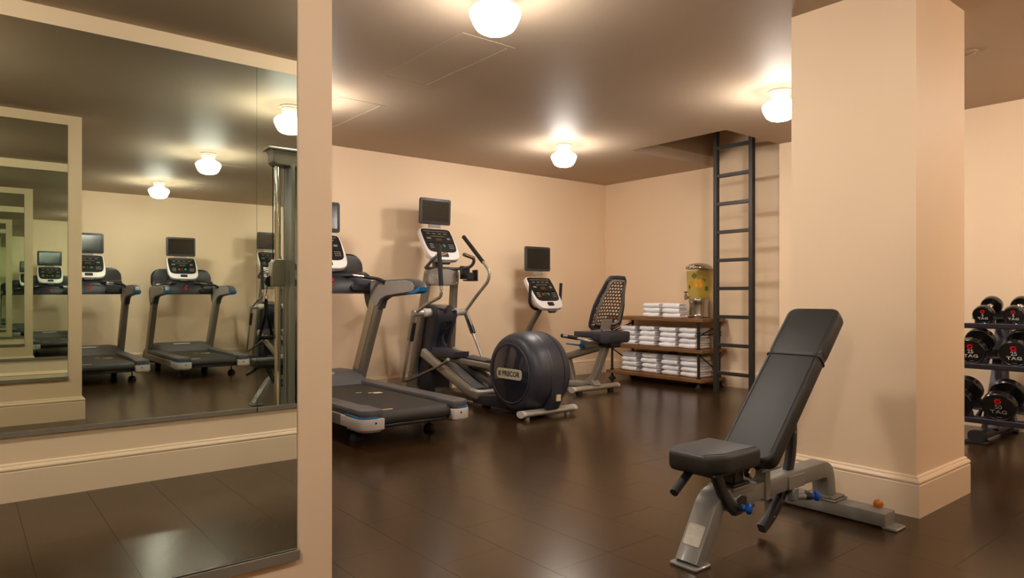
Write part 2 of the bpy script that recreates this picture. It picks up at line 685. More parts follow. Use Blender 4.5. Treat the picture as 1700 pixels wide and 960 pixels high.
# ------------------------------------------------------------------ ceiling lamps
LP = [(2.0522, 2.6666), (4.7053, 4.9868), (4.7053, 2.6666), (2.0522, 4.9868), (2.0522, 0.3464), (5.55, 0.10), (-0.60, 4.9868), (-0.60, 0.3464)]
LLAB = ['white schoolhouse ceiling lamp at the very top, largest in view',
        'white schoolhouse ceiling lamp above the elliptical and bike',
        'white schoolhouse ceiling lamp beside the top of the column',
        'white schoolhouse ceiling lamp above the treadmills, lower one in the mirror',
        'white schoolhouse ceiling lamp above the cable machine, seen in the mirror',
        'white schoolhouse ceiling lamp above the dumbbell rack, out of view',
        'white schoolhouse ceiling lamp beyond the treadmills, out of view',
        'white schoolhouse ceiling lamp between the two mirrors, out of view']


def ceiling_lamp():
    t = thing('ceiling_lamp', (0, 0, H), 'lamp', 'lamp')
    P('canopy', 'fixture_white', t, lambda bm: lathe(bm, [(0, 0), (0.082, 0), (0.084, -0.008), (0.076, -0.016), (0.076, -0.022), (0.066, -0.034), (0.062, -0.060), (0.058, -0.066), (0, -0.066)], n=32), 40)
    P('globe', 'globe', t, lambda bm: lathe(bm, [(0.050, -0.060), (0.060, -0.068), (0.088, -0.080), (0.112, -0.094), (0.124, -0.108), (0.127, -0.120), (0.124, -0.134), (0.115, -0.156), (0.104, -0.180), (0.092, -0.197), (0.070, -0.211), (0.040, -0.219), (0, -0.222)], n=32), 180)
    return t


lamp0 = ceiling_lamp()
for i, ((x, y), l) in enumerate(zip(LP, LLAB)):
    o = lamp0 if i == 0 else dup(lamp0)
    o.location = (x, y, H)
    tag(o, l, 'lamp', 'schoolhouse ceiling lamps')


# access panels and the painted ring on the ceiling
def access_panel(x0, x1, y0, y1, label):
    t = thing('access_panel', ((x0 + x1) / 2, (y0 + y1) / 2, H), label, 'ceiling panel', 'ceiling access panels')
    off = ((x0 + x1) / 2, (y0 + y1) / 2, H)
    w = 0.035

    def fr(bm):
        for a, b in (((x0, y0), (x1, y0 + w)), ((x0, y1 - w), (x1, y1)), ((x0, y0 + w), (x0 + w, y1 - w)), ((x1 - w, y0 + w), (x1, y1 - w))):
            box(bm, (a[0], a[1], H - 0.0024), (b[0], b[1], H))
    P('panel_frame', 'ceiling_paint', t, fr, 0, off)
    P('panel_door', 'ceiling_paint', t, lambda bm: box(bm, (x0 + w + 0.003, y0 + w + 0.003, H - 0.0008), (x1 - w - 0.003, y1 - w - 0.003, H)), 0, off)


access_panel(2.24, 2.63, 4.85, 5.83, 'framed ceiling access panel above the treadmill deck, seen in the mirror')
access_panel(2.24, 2.63, 3.22, 4.22, 'framed ceiling access panel behind the treadmills, seen in the mirror')
rg = P('sprinkler_cover', 'ceiling_paint', None, lambda bm: lathe(bm, [(0, 0), (0.062, 0), (0.062, -0.006), (0.048, -0.009), (0.044, -0.004), (0, -0.004)], n=24), 40)
rg.location = (4.86, 1.515, H)
tag(rg, 'small round taupe sprinkler cover on the ceiling behind the column', 'sprinkler cover')


# ------------------------------------------------------------------ console and screen shared by the cardio machines
def console(root, cyy, czz, tilt=35, nose='black_plastic', vs=1.0):
    """bottom centre of the face at (0, cyy, czz); the face looks back at the user (-y) and up"""
    t = math.radians(tilt)
    m = frame((0, cyy, czz), (1, 0, 0), (0, math.sin(t), math.cos(t))) @ Matrix.Diagonal((1, vs, 1, 1))

    def outline(k=0.0):
        half = [(0.10, 0.0), (0.15, 0.010), (0.182, 0.035), (0.198, 0.075), (0.205, 0.13), (0.206, 0.20), (0.202, 0.28), (0.196, 0.345), (0.183, 0.368), (0.155, 0.378)]
        return half + [(-u, v) for u, v in half[::-1]]
    h = P('console_housing', 'white_plastic', root, lambda bm: prism(bm, outline(), 'z', -0.055, 0.0, 0.010, 3, m), 40)
    fh = [(0.11, 0.086), (0.152, 0.096), (0.174, 0.12), (0.183, 0.17), (0.187, 0.28), (0.182, 0.347), (0.168, 0.364), (0.12, 0.369)]
    f = P('console_face', 'faceplate', root, lambda bm: prism(bm, fh + [(-u, v) for u, v in fh[::-1]], 'z', 0.0, 0.003, 0.001, 1, m), 40)
    R = lambda bm, u, v, w, hh, n0=0.003, n1=0.005: box(bm, (u - w / 2, v - hh / 2, n0), (u + w / 2, v + hh / 2, n1), 0, 1, m)
    P('display', 'display', f, lambda bm: R(bm, 0.0, 0.238, 0.075, 0.030), 0)
    P('header_strip', 'print_grey', f, lambda bm: R(bm, 0, 0.338, 0.30, 0.006, 0.003, 0.0045), 0)
    P('ledge', 'black_plastic', f, lambda bm: prism(bm, [(-0.165, 0.195), (0.165, 0.195), (0.165, 0.207), (0.05, 0.203), (-0.05, 0.203), (-0.165, 0.207)], 'z', 0.003, 0.014, 0.002, 1, m), 40)

    def legends(bm):
        for u in (-0.105, -0.035, 0.035, 0.105):
            R(bm, u, 0.310, 0.038, 0.011, 0.003, 0.0042)
        R(bm, 0, 0.278, 0.17, 0.006, 0.003, 0.0042)
        R(bm, -0.118, 0.252, 0.050, 0.020, 0.003, 0.0042)
        R(bm, 0.125, 0.250, 0.038, 0.024, 0.003, 0.0042)
    P('printed_legends', 'print_grey', f, legends, 0)

    def disc(u, v, r):
        return lambda bm: lathe(bm, [(0, 0.003), (r, 0.003), (r, 0.006), (r * 0.85, 0.007), (0, 0.007)], n=14, mtx=m @ Matrix.Translation((u, v, 0)))
    P('stop_button', 'orange_button', f, disc(-0.050, 0.165, 0.015), 40)
    P('start_button', 'green_button', f, disc(0.036, 0.165, 0.017), 40)

    def keys(bm):
        for i in range(3):
            for j in range(3):
                R(bm, 0.100 + i * 0.022, 0.137 + j * 0.021, 0.014, 0.010, 0.003, 0.006)
        for j in range(4):
            R(bm, -0.008, 0.140 + j * 0.016, 0.006, 0.006, 0.003, 0.005)
        for j in range(3):
            R(bm, -0.118, 0.140 + j * 0.020, 0.045, 0.010, 0.003, 0.005)
    P('keypad', 'print_grey', f, keys, 0)
    P('cooling_vent', nose, h, lambda bm: prism(bm, rrect(0.095, 0.044, 0.012, 3, 0.0, 0.052), 'z', -0.002, 0.004, 0.001, 1, m), 40)
    P('latch', 'grey_plastic', h, lambda bm: prism(bm, rrect(0.11, 0.03, 0.01, 3, 0.0, -0.012), 'z', -0.05, -0.012, 0.003, 1, m), 40)
    return h


def tv(root, cyy, z0, z1, w=0.40, tilt=0):
    t = math.radians(tilt)
    m = frame((0, cyy, (z0 + z1) / 2), (1, 0, 0), (0, math.sin(t), math.cos(t)))
    h = z1 - z0
    b = P('screen_bezel', 'screen_case', root, lambda bm: (prism(bm, rrect(w, h, 0.022, 4), 'z', -0.028, 0.0, 0.006, 2, m), prism(bm, rrect(w * 0.8, h * 0.8, 0.03, 4), 'z', -0.05, -0.026, 0.008, 2, m)), 40)
    P('screen_glass', 'screen', b, lambda bm: prism(bm, rrect(w - 0.055, h - 0.060, 0.006, 2, 0, 0.006), 'z', 0.0, 0.0012, 0, 1, m), 0)
    P('screen_rim', 'black_plastic', b, lambda bm: [box(bm, a, c, 0.001, 1, m) for a, c in (
        ((-w / 2 + 0.022, -h / 2 + 0.030, 0.0), (w / 2 - 0.022, -h / 2 + 0.036, 0.004)), ((-w / 2 + 0.022, h / 2 - 0.030, 0.0), (w / 2 - 0.022, h / 2 - 0.024, 0.004)),
        ((-w / 2 + 0.022, -h / 2 + 0.036, 0.0), (-w / 2 + 0.028, h / 2 - 0.030, 0.004)), ((w / 2 - 0.028, -h / 2 + 0.036, 0.0), (w / 2 - 0.022, h / 2 - 0.030, 0.004)))], 0)
    P('screen_mount', 'armrest_grey', root, lambda bm: (box(bm, (-0.075, -h / 2 - 0.035, -0.022), (0.075, -h / 2 + 0.01, -0.006), 0.003, 1, m),), 40)


# ------------------------------------------------------------------ treadmills
def treadmill(loc, label):
    t = thing('treadmill', loc, label, 'treadmill', 'treadmills facing the back wall')

    def belt(bm):
        pr = [(1.72, 0.135), (1.72, 0.222)]
        for i in range(9):
            a = math.radians(90 + 180 * i / 8)
            pr.append((0.085 + 0.052 * math.cos(a), 0.167 + 0.052 * math.sin(a)))
        prism(bm, pr, 'x', -0.278, 0.278)
    b = P('running_belt', 'belt_rubber', t, belt, 50)

    for x, y, w, l in ((-0.205, 0.12, 0.10, 0.016), (0.02, 1.0, 0.05, 0.016), (0.09, 0.93, 0.035, 0.020), (0.14, 0.88, 0.07, 0.06)):
        P('belt_mark', 'sticker', b, lambda bm: box(bm, (x - w / 2, y, 0.2185), (x + w / 2, y + l, 0.2222)), 0)
    P('deck_frame', 'black_plastic', t, lambda bm: (box(bm, (-0.30, 0.20, 0.10), (0.30, 1.95, 0.165), 0.01, 1), box(bm, (-0.26, 0.045, 0.108), (0.26, 0.25, 0.135), 0.008, 1)), 40)

    def plan(sx, x0, x1, y0, y1, r):
        o = [(x0, y1), (x0, y0 + 0.01), (x0 + 0.01, y0)]
        for i in range(7):
            a = math.radians(-90 + 90 * i / 6)
            o.append((x1 - r + r * math.cos(a), y0 + r + r * math.sin(a)))
        o.append((x1, y1))
        return [(sx * u, v) for u, v in o]
    for s in (-1, 1):
        top = plan(s, 0.285, 0.445, 0.012, 1.86, 0.072)
        # widen inwards at the tail
        rail = P('foot_rail', 'grey_plastic', t, lambda bm: prism(bm, [(s * 0.31, 1.86), (s * 0.31, 0.30), (s * 0.283, 0.24)] + top[1:], 'z', 0.190, 0.245, 0.012, 2), 40)
        sk = P('side_skirt', 'silver_dark', t, lambda bm: prism(bm, [(s * 0.40, 0.34), (s * 0.446, 0.34), (s * 0.446, 1.95), (s * 0.40, 1.95)], 'z', 0.105, 0.188, 0.006, 1), 40)
        P('skirt_line', 'pale_plastic', sk, lambda bm: box(bm, (s * 0.440 if s > 0 else -0.4495, 0.34, 0.180), (0.4495 if s > 0 else -0.440, 1.86, 0.188)), 0)
        cap = P('end_cap', 'pale_plastic', t, lambda bm: prism(bm, plan(s, 0.280, 0.450, 0.0, 0.34, 0.075), 'z', 0.108, 0.186, 0.006, 2), 40)
        P('cap_foot', 'silver', cap, lambda bm: prism(bm, plan(s, 0.300, 0.440, 0.012, 0.26, 0.07), 'z', 0.093, 0.110, 0.004, 1), 40)
        P('blue_strip', 'blue_accent', cap, lambda bm: prism(bm, plan(s, 0.322, 0.449, 0.006, 0.27, 0.072), 'z', 0.186, 0.198, 0.002, 1), 40)
        P('cap_screw', 'black_plastic', cap, lambda bm: cyl(bm, (s * 0.35, -0.001, 0.157), (s * 0.35, 0.01, 0.157), 0.008, 10), 40)
        # leaning upright
        P('upright', 'silver_dark', t, lambda bm: sweep(bm, [(s * 0.415, 1.88, 0.15), (s * 0.415, 1.78, 0.34), (s * 0.415, 1.40, 1.06)], rrect(0.066, 0.19, 0.02, 3), (0, -1, 0)), 40)
        P('upright_inlay', 'inlay_tan', t, lambda bm: sweep(bm, [(s * 0.380, 1.795, 0.36), (s * 0.380, 1.467, 0.98)], rrect(0.006, 0.10, 0.002, 1), (0, -1, 0)), 40)
        # armrest
        ar = [(1.62, 0.985), (1.66, 1.10), (1.60, 1.17), (1.45, 1.182), (0.86, 1.190), (0.74, 1.18), (0.66, 1.15), (0.635, 1.115), (0.64, 1.085), (0.70, 1.068), (1.20, 1.035), (1.30, 1.00), (1.34, 0.93), (1.56, 0.90)]
        arm = P('armrest', 'grey_plastic', t, lambda bm: prism(bm, ar, 'x', s * 0.385, s * 0.450, 0.010, 2), 40)
        pn = [(1.50, 1.168), (0.88, 1.176), (0.77, 1.160), (0.725, 1.125), (0.735, 1.090), (0.78, 1.078), (1.21, 1.046), (1.31, 1.012), (1.37, 0.955), (1.50, 0.94)]
        P('armrest_panel', 'armrest_grey', arm, lambda bm: (prism(bm, pn, 'x', s * 0.378, s * 0.386, 0.003, 1), prism(bm, pn, 'x', s * 0.449, s * 0.457, 0.003, 1)), 40)
        bt = [(0.86, 1.058), (0.70, 1.064), (0.638, 1.081), (0.631, 1.112), (0.660, 1.115), (0.690, 1.100), (0.73, 1.086), (0.80, 1.074)]
        P('armrest_tip', 'blue_accent', arm, lambda bm: prism(bm, bt, 'x', s * 0.376, s * 0.459, 0.004, 1), 40)
        P('grip_bar', 'black_rubber', t, lambda bm: tube(bm, [(s * 0.10, 1.54, 1.225), (s * 0.22, 1.47, 1.225), (s * 0.372, 1.33, 1.195), (s * 0.376, 1.22, 1.165)], 0.016, 10, 0.05), 40)
        P('pulse_sensor', 'chrome', t, lambda bm: tube(bm, [(s * 0.195, 1.486, 1.2255), (s * 0.275, 1.42, 1.214)], 0.0166, 12), 40)
        P('hand_cup', 'black_plastic', t, lambda bm: prism(bm, rrect(0.17, 0.060, 0.025, 3, s * 0.27, 1.118), 'y', 1.475, 1.56, 0.006, 1), 40)
        # levelling foot
        P('levelling_foot', 'black_rubber', t, lambda bm: (lathe(bm, [(0, 0), (0.048, 0), (0.048, 0.012), (0.040, 0.036), (0.020, 0.050), (0, 0.050)], (s * 0.31, 0.38, 0), n=16), cyl(bm, (s * 0.31, 0.38, 0.045), (s * 0.31, 0.38, 0.15), 0.008, 8)), 40)
        P('transport_wheel', 'black_rubber', t, lambda bm: (cyl(bm, (s * 0.29, 1.72, 0.045), (s * 0.35, 1.72, 0.045), 0.045, 16), box(bm, (s * 0.30 - 0.012, 1.66, 0.03), (s * 0.30 + 0.012, 1.78, 0.15))), 40)
    hood = [(1.50, 0.225), (1.545, 0.262), (1.62, 0.318), (1.70, 0.348), (1.80, 0.358), (1.98, 0.350), (2.06, 0.31), (2.10, 0.22), (2.10, 0.10), (1.50, 0.10)]

    def hood_mesh(bm):
        # arched ends: scale the profile down towards the sides
        st = [(-0.445, 0.55, 0.10), (-0.43, 0.72, 0.05), (-0.38, 0.92, 0.015), (-0.30, 1.0, 0.0), (0.30, 1.0, 0.0), (0.38, 0.92, 0.015), (0.43, 0.72, 0.05), (0.445, 0.55, 0.10)]
        rings = [[bm.verts.new((x, min(y + dy * (1 if y < 1.8 else 0), 2.1), 0.10 + (z - 0.10) * k)) for y, z in hood] for x, k, dy in st]
        n = len(hood)
        fs = []
        for a, b2 in zip(rings, rings[1:]):
            for i in range(n):
                j = (i + 1) % n
                fs.append(bm.faces.new((a[i], a[j], b2[j], b2[i])))
        fs += [bm.faces.new(rings[0]), bm.faces.new(rings[-1])]
        bmesh.ops.recalc_face_normals(bm, faces=fs)
    hd = P('motor_hood', 'grey_plastic', t, hood_mesh, 50)
    P('hood_plate', 'pale_plastic', hd, lambda bm: box(bm, (-0.12, 1.652, 0.332), (0.10, 1.690, 0.350), 0.002, 1), 0)
    # dash bar, shield and console
    dash = P('dash_bar', 'dash_black', t, lambda bm: prism(bm, [(1.50, 1.070), (1.62, 1.062), (1.74, 1.11), (1.73, 1.255), (1.60, 1.265), (1.53, 1.235), (1.50, 1.19)], 'x', -0.392, 0.392, 0.012, 2), 40)
    P('safety_key', 'red_print', dash, lambda bm: (box(bm, (-0.030, 1.494, 1.146), (0.030, 1.502, 1.156), 0.003, 1), cyl(bm, (0.0, 1.499, 1.125), (0.0, 1.499, 1.142), 0.008, 10), tube(bm, [(-0.02, 1.497, 1.15), (0.01, 1.492, 1.175), (0.02, 1.50, 1.20)], 0.004, 6)), 40)
    sh = rrect(0.82, 0.32, 0.13, 6, 0, 1.275)
    P('console_shield', 'dash_black', t, lambda bm: prism(bm, sh, 'y', 1.70, 1.76, 0.02, 3), 40)
    P('console_neck', 'navy_gloss', t, lambda bm: prism(bm, [(-0.22, 1.22), (0.22, 1.22), (0.19, 1.38), (-0.19, 1.38)], 'y', 1.60, 1.71, 0.02, 2), 40)
    for c in t.children:      # the whole running deck sits a little higher than its feet
        if c.name.split('.')[0] in ('running_belt', 'deck_frame', 'foot_rail', 'side_skirt', 'end_cap'):
            c.location.z = 0.022
    console(t, 1.545, 1.292, vs=1.02)
    tv(t, 1.75, 1.628, 1.908)
    P('console_mast', 'grey_plastic', t, lambda bm: box(bm, (-0.09, 1.76, 1.20), (0.09, 1.82, 1.50), 0.01, 1), 40)
    return t


tm = treadmill((2.54, 4.17, 0), 'black and silver treadmill with screen, half hidden by the partition wall')
t2 = dup(tm)
t2.location = (1.35, 4.17, 0)
tag(t2, 'black and silver treadmill seen only in the mirror, beside the reflected partition', 'treadmill', 'treadmills facing the back wall')


# ------------------------------------------------------------------ elliptical
def elliptical(loc):
    t = thing('elliptical_trainer', loc, 'elliptical trainer with tall screen, moving arms and large round navy drum housing', 'elliptical')
    dc, dz = 0.400, 0.372

    def prof(x0, x1, n=10):
        o = []
        for i in range(n + 1):
            x = x0 + (x1 - x0) * i / n
            k = abs(x) / 0.215
            o.append((0.278 + (0.362 - 0.278) * math.sqrt(max(0, 1 - k ** 2.6)), x))
        return o
    d1 = P('drum_side', 'navy_plastic', t, lambda bm: lathe(bm, [(0, -0.215), (0.26, -0.215)] + prof(-0.215, -0.052, 10) + [(0.33, -0.052), (0, -0.052)], (0, dc, dz), 'x', 56), 40)
    P('drum_band', 'navy_plastic', t, lambda bm: lathe(bm, [(0, -0.050), (0.356, -0.050)] + [(r - 0.003, x) for r, x in prof(-0.047, 0.093, 8)] + [(0.34, 0.095), (0, 0.095)], (0, dc, dz), 'x', 56), 40)
    P('drum_side', 'navy_plastic', t, lambda bm: lathe(bm, [(0, 0.097), (0.33, 0.097)] + prof(0.097, 0.215, 8) + [(0.26, 0.215), (0, 0.215)], (0, dc, dz), 'x', 56), 40)
    for s in (-1, 1):
        P('drum_window', 'navy_gloss', t, lambda bm: lathe(bm, [(0, s * 0.222), (0.245, s * 0.222), (0.25, s * 0.219), (0.25, s * 0.20), (0, s * 0.20)], (0, dc, dz), 'x', 48), 40)
        P('drum_ring', 'navy_plastic', t, lambda bm: lathe(bm, [(0.249, s * 0.20), (0.249, s * 0.222), (0.256, s * 0.226), (0.264, s * 0.222), (0.268, s * 0.21), (0.268, s * 0.20)], (0, dc, dz), 'x', 48), 40)
    mm = frame((-0.2225, dc + 0.005, dz - 0.005), (0, -1, 0), (0, 0, 1))
    pq = P('name_plaque', 'plaque', d1, lambda bm: prism(bm, rrect(0.345, 0.092, 0.034, 5), 'z', 0.0, 0.006, 0.002, 1, mm), 40)

    def letters(bm):
        text(bm, 'PRECOR', 0.062, mm @ Matrix.Translation((0.025, 0.0, 0.0064)), 0.0008, 0.0014, 1.0, 1.02)
        for i in range(3):
            box(bm, (-0.146 + i * 0.011, -0.022, 0.0056), (-0.139 + i * 0.011, 0.022, 0.0072), 0, 1, mm)
    P('lettering', 'black_plastic', pq, letters, 0)
    # tail panel under the drum with its sticker
    tp = P('tail_panel', 'navy_plastic', t, lambda bm: prism(bm, [(0.53, 0.05), (0.23, 0.05), (0.105, 0.075), (0.058, 0.16), (0.045, 0.30), (0.042, 0.36), (0.13, 0.36), (0.53, 0.30)], 'x', -0.045, 0.085, 0.006, 1), 40)
    sy = lambda z: 0.128 - (z - 0.16) * 0.093
    P('sticker', 'sticker', tp, lambda bm: prism(bm, [(0.005, 0.150), (0.052, 0.150), (0.052, 0.205), (0.005, 0.205)], 'y', 0.047, 0.058, 0, 1), 0)
    P('stabiliser', 'silver', t, lambda bm: (sweep(bm, [(-0.26, 0.17, 0.052), (0.29, 0.17, 0.052)], circ(0.036, 16, 1.35, 0.8)), cyl(bm, (-0.22, 0.17, 0.0), (-0.22, 0.17, 0.03), 0.022, 10), cyl(bm, (0.24, 0.17, 0.0), (0.24, 0.17, 0.03), 0.022, 10)), 40)
    for s in (-1, 1):
        P('stabiliser_cap', 'pale_plastic', t, lambda bm: sweep(bm, [(s * 0.275 + 0.015, 0.17, 0.052), (s * 0.31 + 0.015, 0.17, 0.052)], circ(0.037, 16, 1.35, 0.8)), 40)
    # low base
    P('base_cover', 'navy_plastic', t, lambda bm: prism(bm, [(0.40, 0.03), (1.05, 0.03), (1.05, 0.07), (0.92, 0.115), (0.70, 0.14), (0.40, 0.16)], 'x', -0.155, 0.155, 0.012, 2), 40)
    P('base_rail', 'silver_dark', t, lambda bm: (box(bm, (-0.075, 0.9, 0.025), (0.075, 2.16, 0.085), 0.008, 1), box(bm, (-0.27, 2.06, 0.02), (0.27, 2.15, 0.07), 0.008, 1), box(bm, (-0.03, 1.0, 0.0), (0.03, 1.06, 0.03)), box(bm, (-0.22, 2.08, 0.0), (0.22, 2.13, 0.025))), 40)
    # ramp
    m = frame((0, 1.00, 0.125), (1, 0, 0), (0, 0.935, 0.355))
    P('ramp_deck', 'black_plastic', t, lambda bm: box(bm, (-0.155, 0.03, -0.01), (0.155, 0.92, 0.020), 0.006, 1, m), 40)
    P('ramp_mat', 'grey_plastic', t, lambda bm: (box(bm, (-0.135, 0.05, 0.018), (-0.01, 0.80, 0.027), 0.003, 1, m), box(bm, (0.01, 0.05, 0.018), (0.135, 0.80, 0.027), 0.003, 1, m)), 40)

    def ramp_frame(bm):
        p = fillet([m @ Vector(q) for q in ((-0.19, 0.93, 0.0), (-0.19, -0.04, 0.0), (0.19, -0.04, 0.0), (0.19, 0.93, 0.0))], 0.11, 6)
        sweep(bm, p, rrect(0.062, 0.095, 0.024, 3), (0, -0.355, 0.935))
    P('ramp_frame', 'silver', t, ramp_frame, 40)
    P('ramp_actuator', 'chrome', t, lambda bm: (cyl(bm, (0.0, 1.35, 0.06), (0.0, 1.45, 0.26), 0.016, 10), box(bm, (-0.03, 1.30, 0.05), (0.03, 1.40, 0.10), 0.004, 1)), 40)
    # pedals on their arms
    for s, py, pz in ((-1, 1.46, 0.470), (1, 1.30, 0.385)):
        x = s * 0.125
        pd = P('pedal', 'navy_plastic', t, lambda bm: prism(bm, [(py - 0.205, pz + 0.030), (py - 0.195, pz - 0.022), (py - 0.16, pz - 0.03), (py + 0.15, pz - 0.03), (py + 0.215, pz + 0.005), (py + 0.215, pz + 0.050), (py + 0.13, pz + 0.040), (py - 0.15, pz + 0.026)], 'x', x - 0.085, x + 0.085, 0.008, 2), 40)
        P('pedal_badge', 'blue_accent', pd, lambda bm: box(bm, (x - 0.035, py - 0.05, pz - 0.062), (x + 0.035, py + 0.03, pz - 0.046), 0.006, 1), 40)
        P('pedal_arm', 'silver_dark', t, lambda bm: sweep(bm, [(x, 0.62, pz - 0.055 - 0.03), (x, py + 0.16, pz - 0.050)], rrect(0.055, 0.05, 0.012, 3)), 40)
        P('pedal_bracket', 'black_plastic', t, lambda bm: box(bm, (x - 0.04, py - 0.14, pz - 0.05), (x + 0.04, py + 0.12, pz - 0.025), 0.006, 1), 40)
    # swinging arms, opposite phase
    hub_y, hub_z = 1.84, 0.868

    def arm(s, pts_grip, pts_up, low, foot):
        x = s * 0.30
        P('arm_tube', 'silver', t, lambda bm: tube(bm, pts_up, 0.0165, 12, 0.10), 40)
        P('arm_grip', 'black_rubber', t, lambda bm: (tube(bm, pts_grip, 0.0225, 12), lathe(bm, [(0, -0.012), (0.015, -0.008), (0.0225, 0.002), (0, 0.004)], n=12, mtx=Matrix.Translation(pts_grip[0]) @ (Vector(pts_grip[0]) - Vector(pts_grip[1])).to_track_quat('Z', 'Y').to_matrix().to_4x4() @ Matrix.Scale(-1, 4, (0, 0, 1)))), 40)
        P('arm_hub', 'silver', t, lambda bm: (cyl(bm, (s * 0.10, hub_y, hub_z), (s * 0.335, hub_y, hub_z), 0.036, 18, 0.004),), 40)
        P('hub_collar', 'pale_plastic', t, lambda bm: cyl(bm, (s * 0.10, hub_y, hub_z), (s * 0.215, hub_y, hub_z), 0.046, 18, 0.006), 40)
        P('arm_lever', 'silver_dark', t, lambda bm: sweep(bm, [(s * 0.315, hub_y, hub_z + 0.02), (s * 0.315, hub_y + (low[1] - hub_y) * 0.4, hub_z + (low[2] - hub_z) * 0.4)], rrect(0.03, 0.062, 0.01, 3), (0, 1, 0)), 40)
        P('arm_lever_clamp', 'black_plastic', t, lambda bm: sweep(bm, [(s * 0.315, hub_y + (low[1] - hub_y) * 0.12 - 0.03, hub_z + (low[2] - hub_z) * 0.14), (s * 0.315, hub_y + (low[1] - hub_y) * 0.38 - 0.03, hub_z + (low[2] - hub_z) * 0.40)], rrect(0.036, 0.03, 0.008, 3), (0, 1, 0)), 40)
        P('arm_shaft', 'silver', t, lambda bm: tube(bm, [(s * 0.315, hub_y + (low[1] - hub_y) * 0.35, hub_z + (low[2] - hub_z) * 0.35), low], 0.015, 10), 40)
        P('pedal_link', 'silver_dark', t, lambda bm: (tube(bm, [low, (low[0], low[1] - 0.10, low[2] + 0.01), (foot[0] - s * 0.02, foot[1] + 0.12, foot[2] - 0.05), foot], 0.0145, 10, 0.10),), 40)
        P('link_joint', 'silver', t, lambda bm: lathe(bm, [(0, -0.022), (0.016, -0.016), (0.023, 0), (0.016, 0.016), (0, 0.022)], foot, 'x', 14), 40)
    arm(-1, [(-0.305, 1.40, 1.545), (-0.300, 1.362, 1.14)], [(-0.300, 1.365, 1.16), (-0.300, 1.355, 1.04), (-0.300, 1.62, 0.965), (-0.300, hub_y, hub_z)], (-0.315, 2.07, 0.15), (-0.27, 1.29, 0.425))
    arm(1, [(0.36, 1.93, 1.690), (0.36, 1.575, 1.40)], [(0.36, 1.59, 1.413), (0.36, 1.455, 1.302), (0.355, 1.47, 1.20), (0.325, 1.66, 1.03), (0.315, hub_y, hub_z)], (0.315, 1.48, 0.33), (0.27, 1.16, 0.36))
    # tower
    for s in (-1, 1):
        P('tower_leg', 'silver_dark', t, lambda bm: sweep(bm, [(s * 0.21 + 0.05, 2.13 - s * 0.03, 0.04), (s * 0.207 + 0.05, 2.075 - s * 0.035, 0.30), (s * 0.165 + 0.04, 1.88, 1.28)], rrect(0.066, 0.085, 0.016, 3), (0, -1, 0)), 40)
        P('leg_shoe', 'armrest_grey', t, lambda bm: sweep(bm, [(s * 0.21 + 0.05, 2.135 - s * 0.03, 0.02), (s * 0.208 + 0.05, 2.093 - s * 0.033, 0.22)], rrect(0.080, 0.10, 0.02, 3), (0, -1, 0)), 40)
    P('tower_head', 'armrest_grey', t, lambda bm: prism(bm, rrect(0.385, 0.185, 0.05, 5, 0.04, 1.245), 'y', 1.825, 1.925, 0.015, 2), 40)
    P('head_bolts', 'chrome', t, lambda bm: [cyl(bm, (x, 1.818, z), (x, 1.83, z), 0.007, 8) for x in (-0.11, 0.195) for z in (1.185, 1.255)], 40)
    P('centre_housing', 'navy_plastic', t, lambda bm: prism(bm, [(1.83, 0.03), (2.10, 0.03), (2.10, 0.60), (2.03, 0.88), (1.98, 0.955), (1.79, 0.935), (1.70, 0.895), (1.69, 0.84), (1.74, 0.74), (1.82, 0.58), (1.845, 0.46)], 'x', -0.125, 0.125, 0.022, 3), 40)
    P('housing_lip', 'navy_gloss', t, lambda bm: prism(bm, [(1.692, 0.85), (1.692, 0.893), (1.79, 0.942), (1.90, 0.955), (1.90, 0.935), (1.80, 0.92), (1.74, 0.87)], 'x', -0.100, 0.100, 0.006, 2), 40)
    P('housing_panel', 'navy_gloss', t, lambda bm: prism(bm, [(1.715, 0.78), (1.74, 0.72), (1.817, 0.57), (1.84, 0.46), (1.86, 0.46), (1.84, 0.58), (1.75, 0.76)], 'x', -0.055, 0.075, 0.005, 2), 40)
    # console, fixed bars, holder, screen
    P('console_post', 'grey_plastic', t, lambda bm: (box(bm, (-0.05, 1.86, 1.28), (0.05, 1.93, 1.50), 0.01, 1), box(bm, (-0.06, 1.97, 1.45), (0.06, 2.03, 1.68), 0.01, 1)), 40)
    console(t, 1.72, 1.420, vs=1.10)
    for s in (-1, 1):
        P('fixed_bar', 'grey_plastic', t, lambda bm: tube(bm, [(0.0, 1.86, 1.335), (s * 0.20, 1.82, 1.330), (s * 0.27, 1.66, 1.345), (s * 0.25, 1.56, 1.43), (s * 0.10, 1.56, 1.47)], 0.0165, 10, 0.06), 40)
        P('pulse_grip', 'chrome', t, lambda bm: tube(bm, [(s * 0.235, 1.56, 1.436), (s * 0.115, 1.56, 1.467)], 0.020, 12), 40)
    P('bottle_holder', 'black_plastic', t, lambda bm: (box(bm, (0.19, 1.74, 1.22), (0.31, 1.76, 1.36), 0.004, 1), box(bm, (0.22, 1.655, 1.20), (0.36, 1.75, 1.215), 0.004, 1), box(bm, (0.345, 1.66, 1.20), (0.36, 1.75, 1.32), 0.004, 1), box(bm, (0.22, 1.655, 1.20), (0.30, 1.67, 1.29), 0.004, 1)), 40)
    tv(t, 1.93, 1.80, 2.075, 0.385, -3)
    P('power_cord', 'cord_black', t, lambda bm: tube(bm, [(-0.14, 2.17, 0.16), (-0.11, 2.20, 0.08), (-0.13, 2.17, 0.03), (-0.05, 2.19, 0.012)], 0.006, 6, 0.04), 40)
    return t


elliptical((3.92, 4.20, 0))


